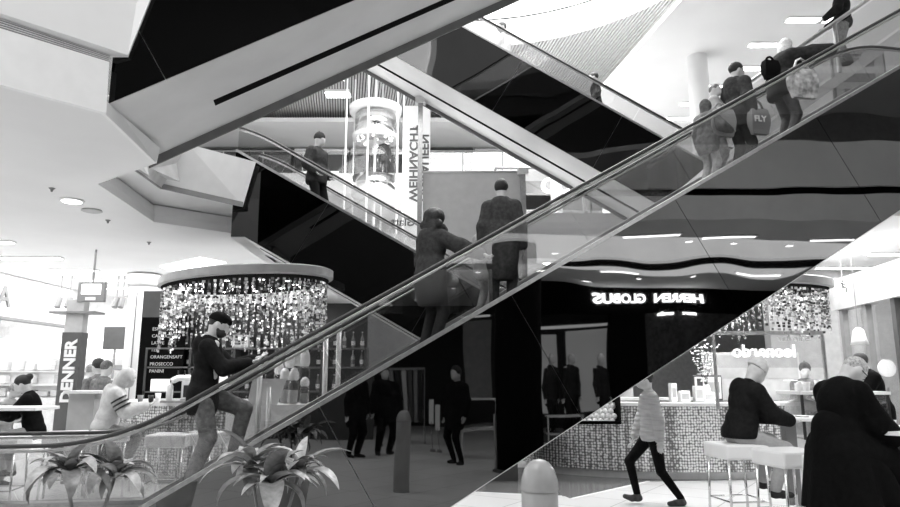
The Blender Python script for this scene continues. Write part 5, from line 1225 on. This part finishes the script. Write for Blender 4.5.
area('middle_ceiling_lamps', (2.4, 17, L0-.05), (0, 0, 0), 5, 4, 200)
struct(MB().box((-6, -3, 0), (0, 3, .05)).box((-6.2, -3.2, -.1), (-6, 3.2, .1)).box((0, -3.2, -.1), (.2, 3.2, .1)).build('added_fill_panel', LAMPS, None, loc=(0, 0, ZS)))  # added glowing panel overhead, out of view, to brighten the near side
area('added_overhead_fill', (-3, 0, ZS-.05), (0, 0, 0), 6, 6, 450)  # added fill light under that panel, no real opening above
area('left_shop_inside_lamps', (-14, 14, 2.9), (0, 0, 0), 5, 6, 350)
area('canopy_lamps_left', (-3.3, 10.7, 2.98), (0, 0, 0), 1.4, .8, 60)
area('canopy_lamps_right', (4.35, 11.1, 2.94), (0, 0, 0), 1.4, .8, 60)
area('upper_right_lamps', (11, 15, 9.25), (0, 0, 0), 8, 8, 120)
area('upper_back_lamps', (-6, 28, 9.2), (0, 0, 0), 16, 5, 500)

# ------------------------------------------------------------------ pieces that belong to a part rather than to the whole thing
RULES = {('ceiling_lamp', 'diffuser'): 'frame', ('escalator', 'handrail_guide'): 'handrail', ('menu_board', 'lettering'): 'board', ('banner', 'lettering'): 'cloth', ('shop', 'lettering'): ('sign_band', 'fascia'),
    ('jar', 'lid'): 'glass_body', ('potted_plant', 'soil'): 'pot', ('hanging_monitor', 'screen'): 'housing', ('hanging_monitor', 'badge'): 'housing', ('sign_pillar', 'lettering'): 'board', ('smartphone', 'screen'): 'case',
    ('bottle', 'paper_label'): 'glass_body', ('person', 'beard'): 'body', ('person', 'sleeve_stripe'): 'jacket', ('person', 'pocket_paper'): 'coat', ('person', 'glasses_frame'): 'body', ('person', 'coat_tail'): 'coat', ('shopping_bag', 'lettering'): 'body',
    ('lit_poster', 'picture'): 'light_box', ('lit_poster', 'lettering'): 'light_box', ('bar_sign_panel', 'lettering'): 'glass_pane', ('exit_sign', 'pictogram'): 'light_box', ('display_cabinet', 'panel'): 'body', ('display_cabinet', 'window'): 'body',
    ('picture_frame', 'print'): 'picture', ('service_counter', 'lettering'): 'notice', ('fruit_box', 'liner'): 'tray', ('coffee_machine', 'front_recess'): 'housing', ('ceiling_floodlight', 'lens'): 'housing', ('round_sign_lamp', 'emblem'): None}
base = lambda o: o.name.split('.')[0]
for root in [o for o in bpy.data.objects if o.parent is None and o.type == 'EMPTY']:
    kids = list(root.children); used_ = set()
    for c in kids:
        r = RULES.get((base(root), base(c)))
        if not r: continue
        r = (r,) if isinstance(r, str) else r
        cand = [k for k in kids if base(k) in r and k is not c and k.location.length < 1e-6 and Vector(k.rotation_euler).length < 1e-6]
        if not cand: continue
        if base(c) == 'handrail_guide':
            cand = [k for k in cand if k not in used_] or cand; used_.add(cand[0])
        c.parent = cand[0]

# ------------------------------------------------------------------ camera
cam = bpy.data.cameras.new('camera'); co = bpy.data.objects.new('camera', cam); COL.objects.link(co)
co.location = (0, 0, CAMH); co.rotation_euler = (R(90)+PIT, 0, 0); cam.sensor_width = 36; cam.lens = FOC/900*36; cam.clip_start = .05; cam.clip_end = 200
SC.camera = co
vs = SC.view_settings; vs.view_transform = 'Standard'; vs.look = 'None'; vs.gamma = 1; vs.exposure = .5; vs.use_curve_mapping = False
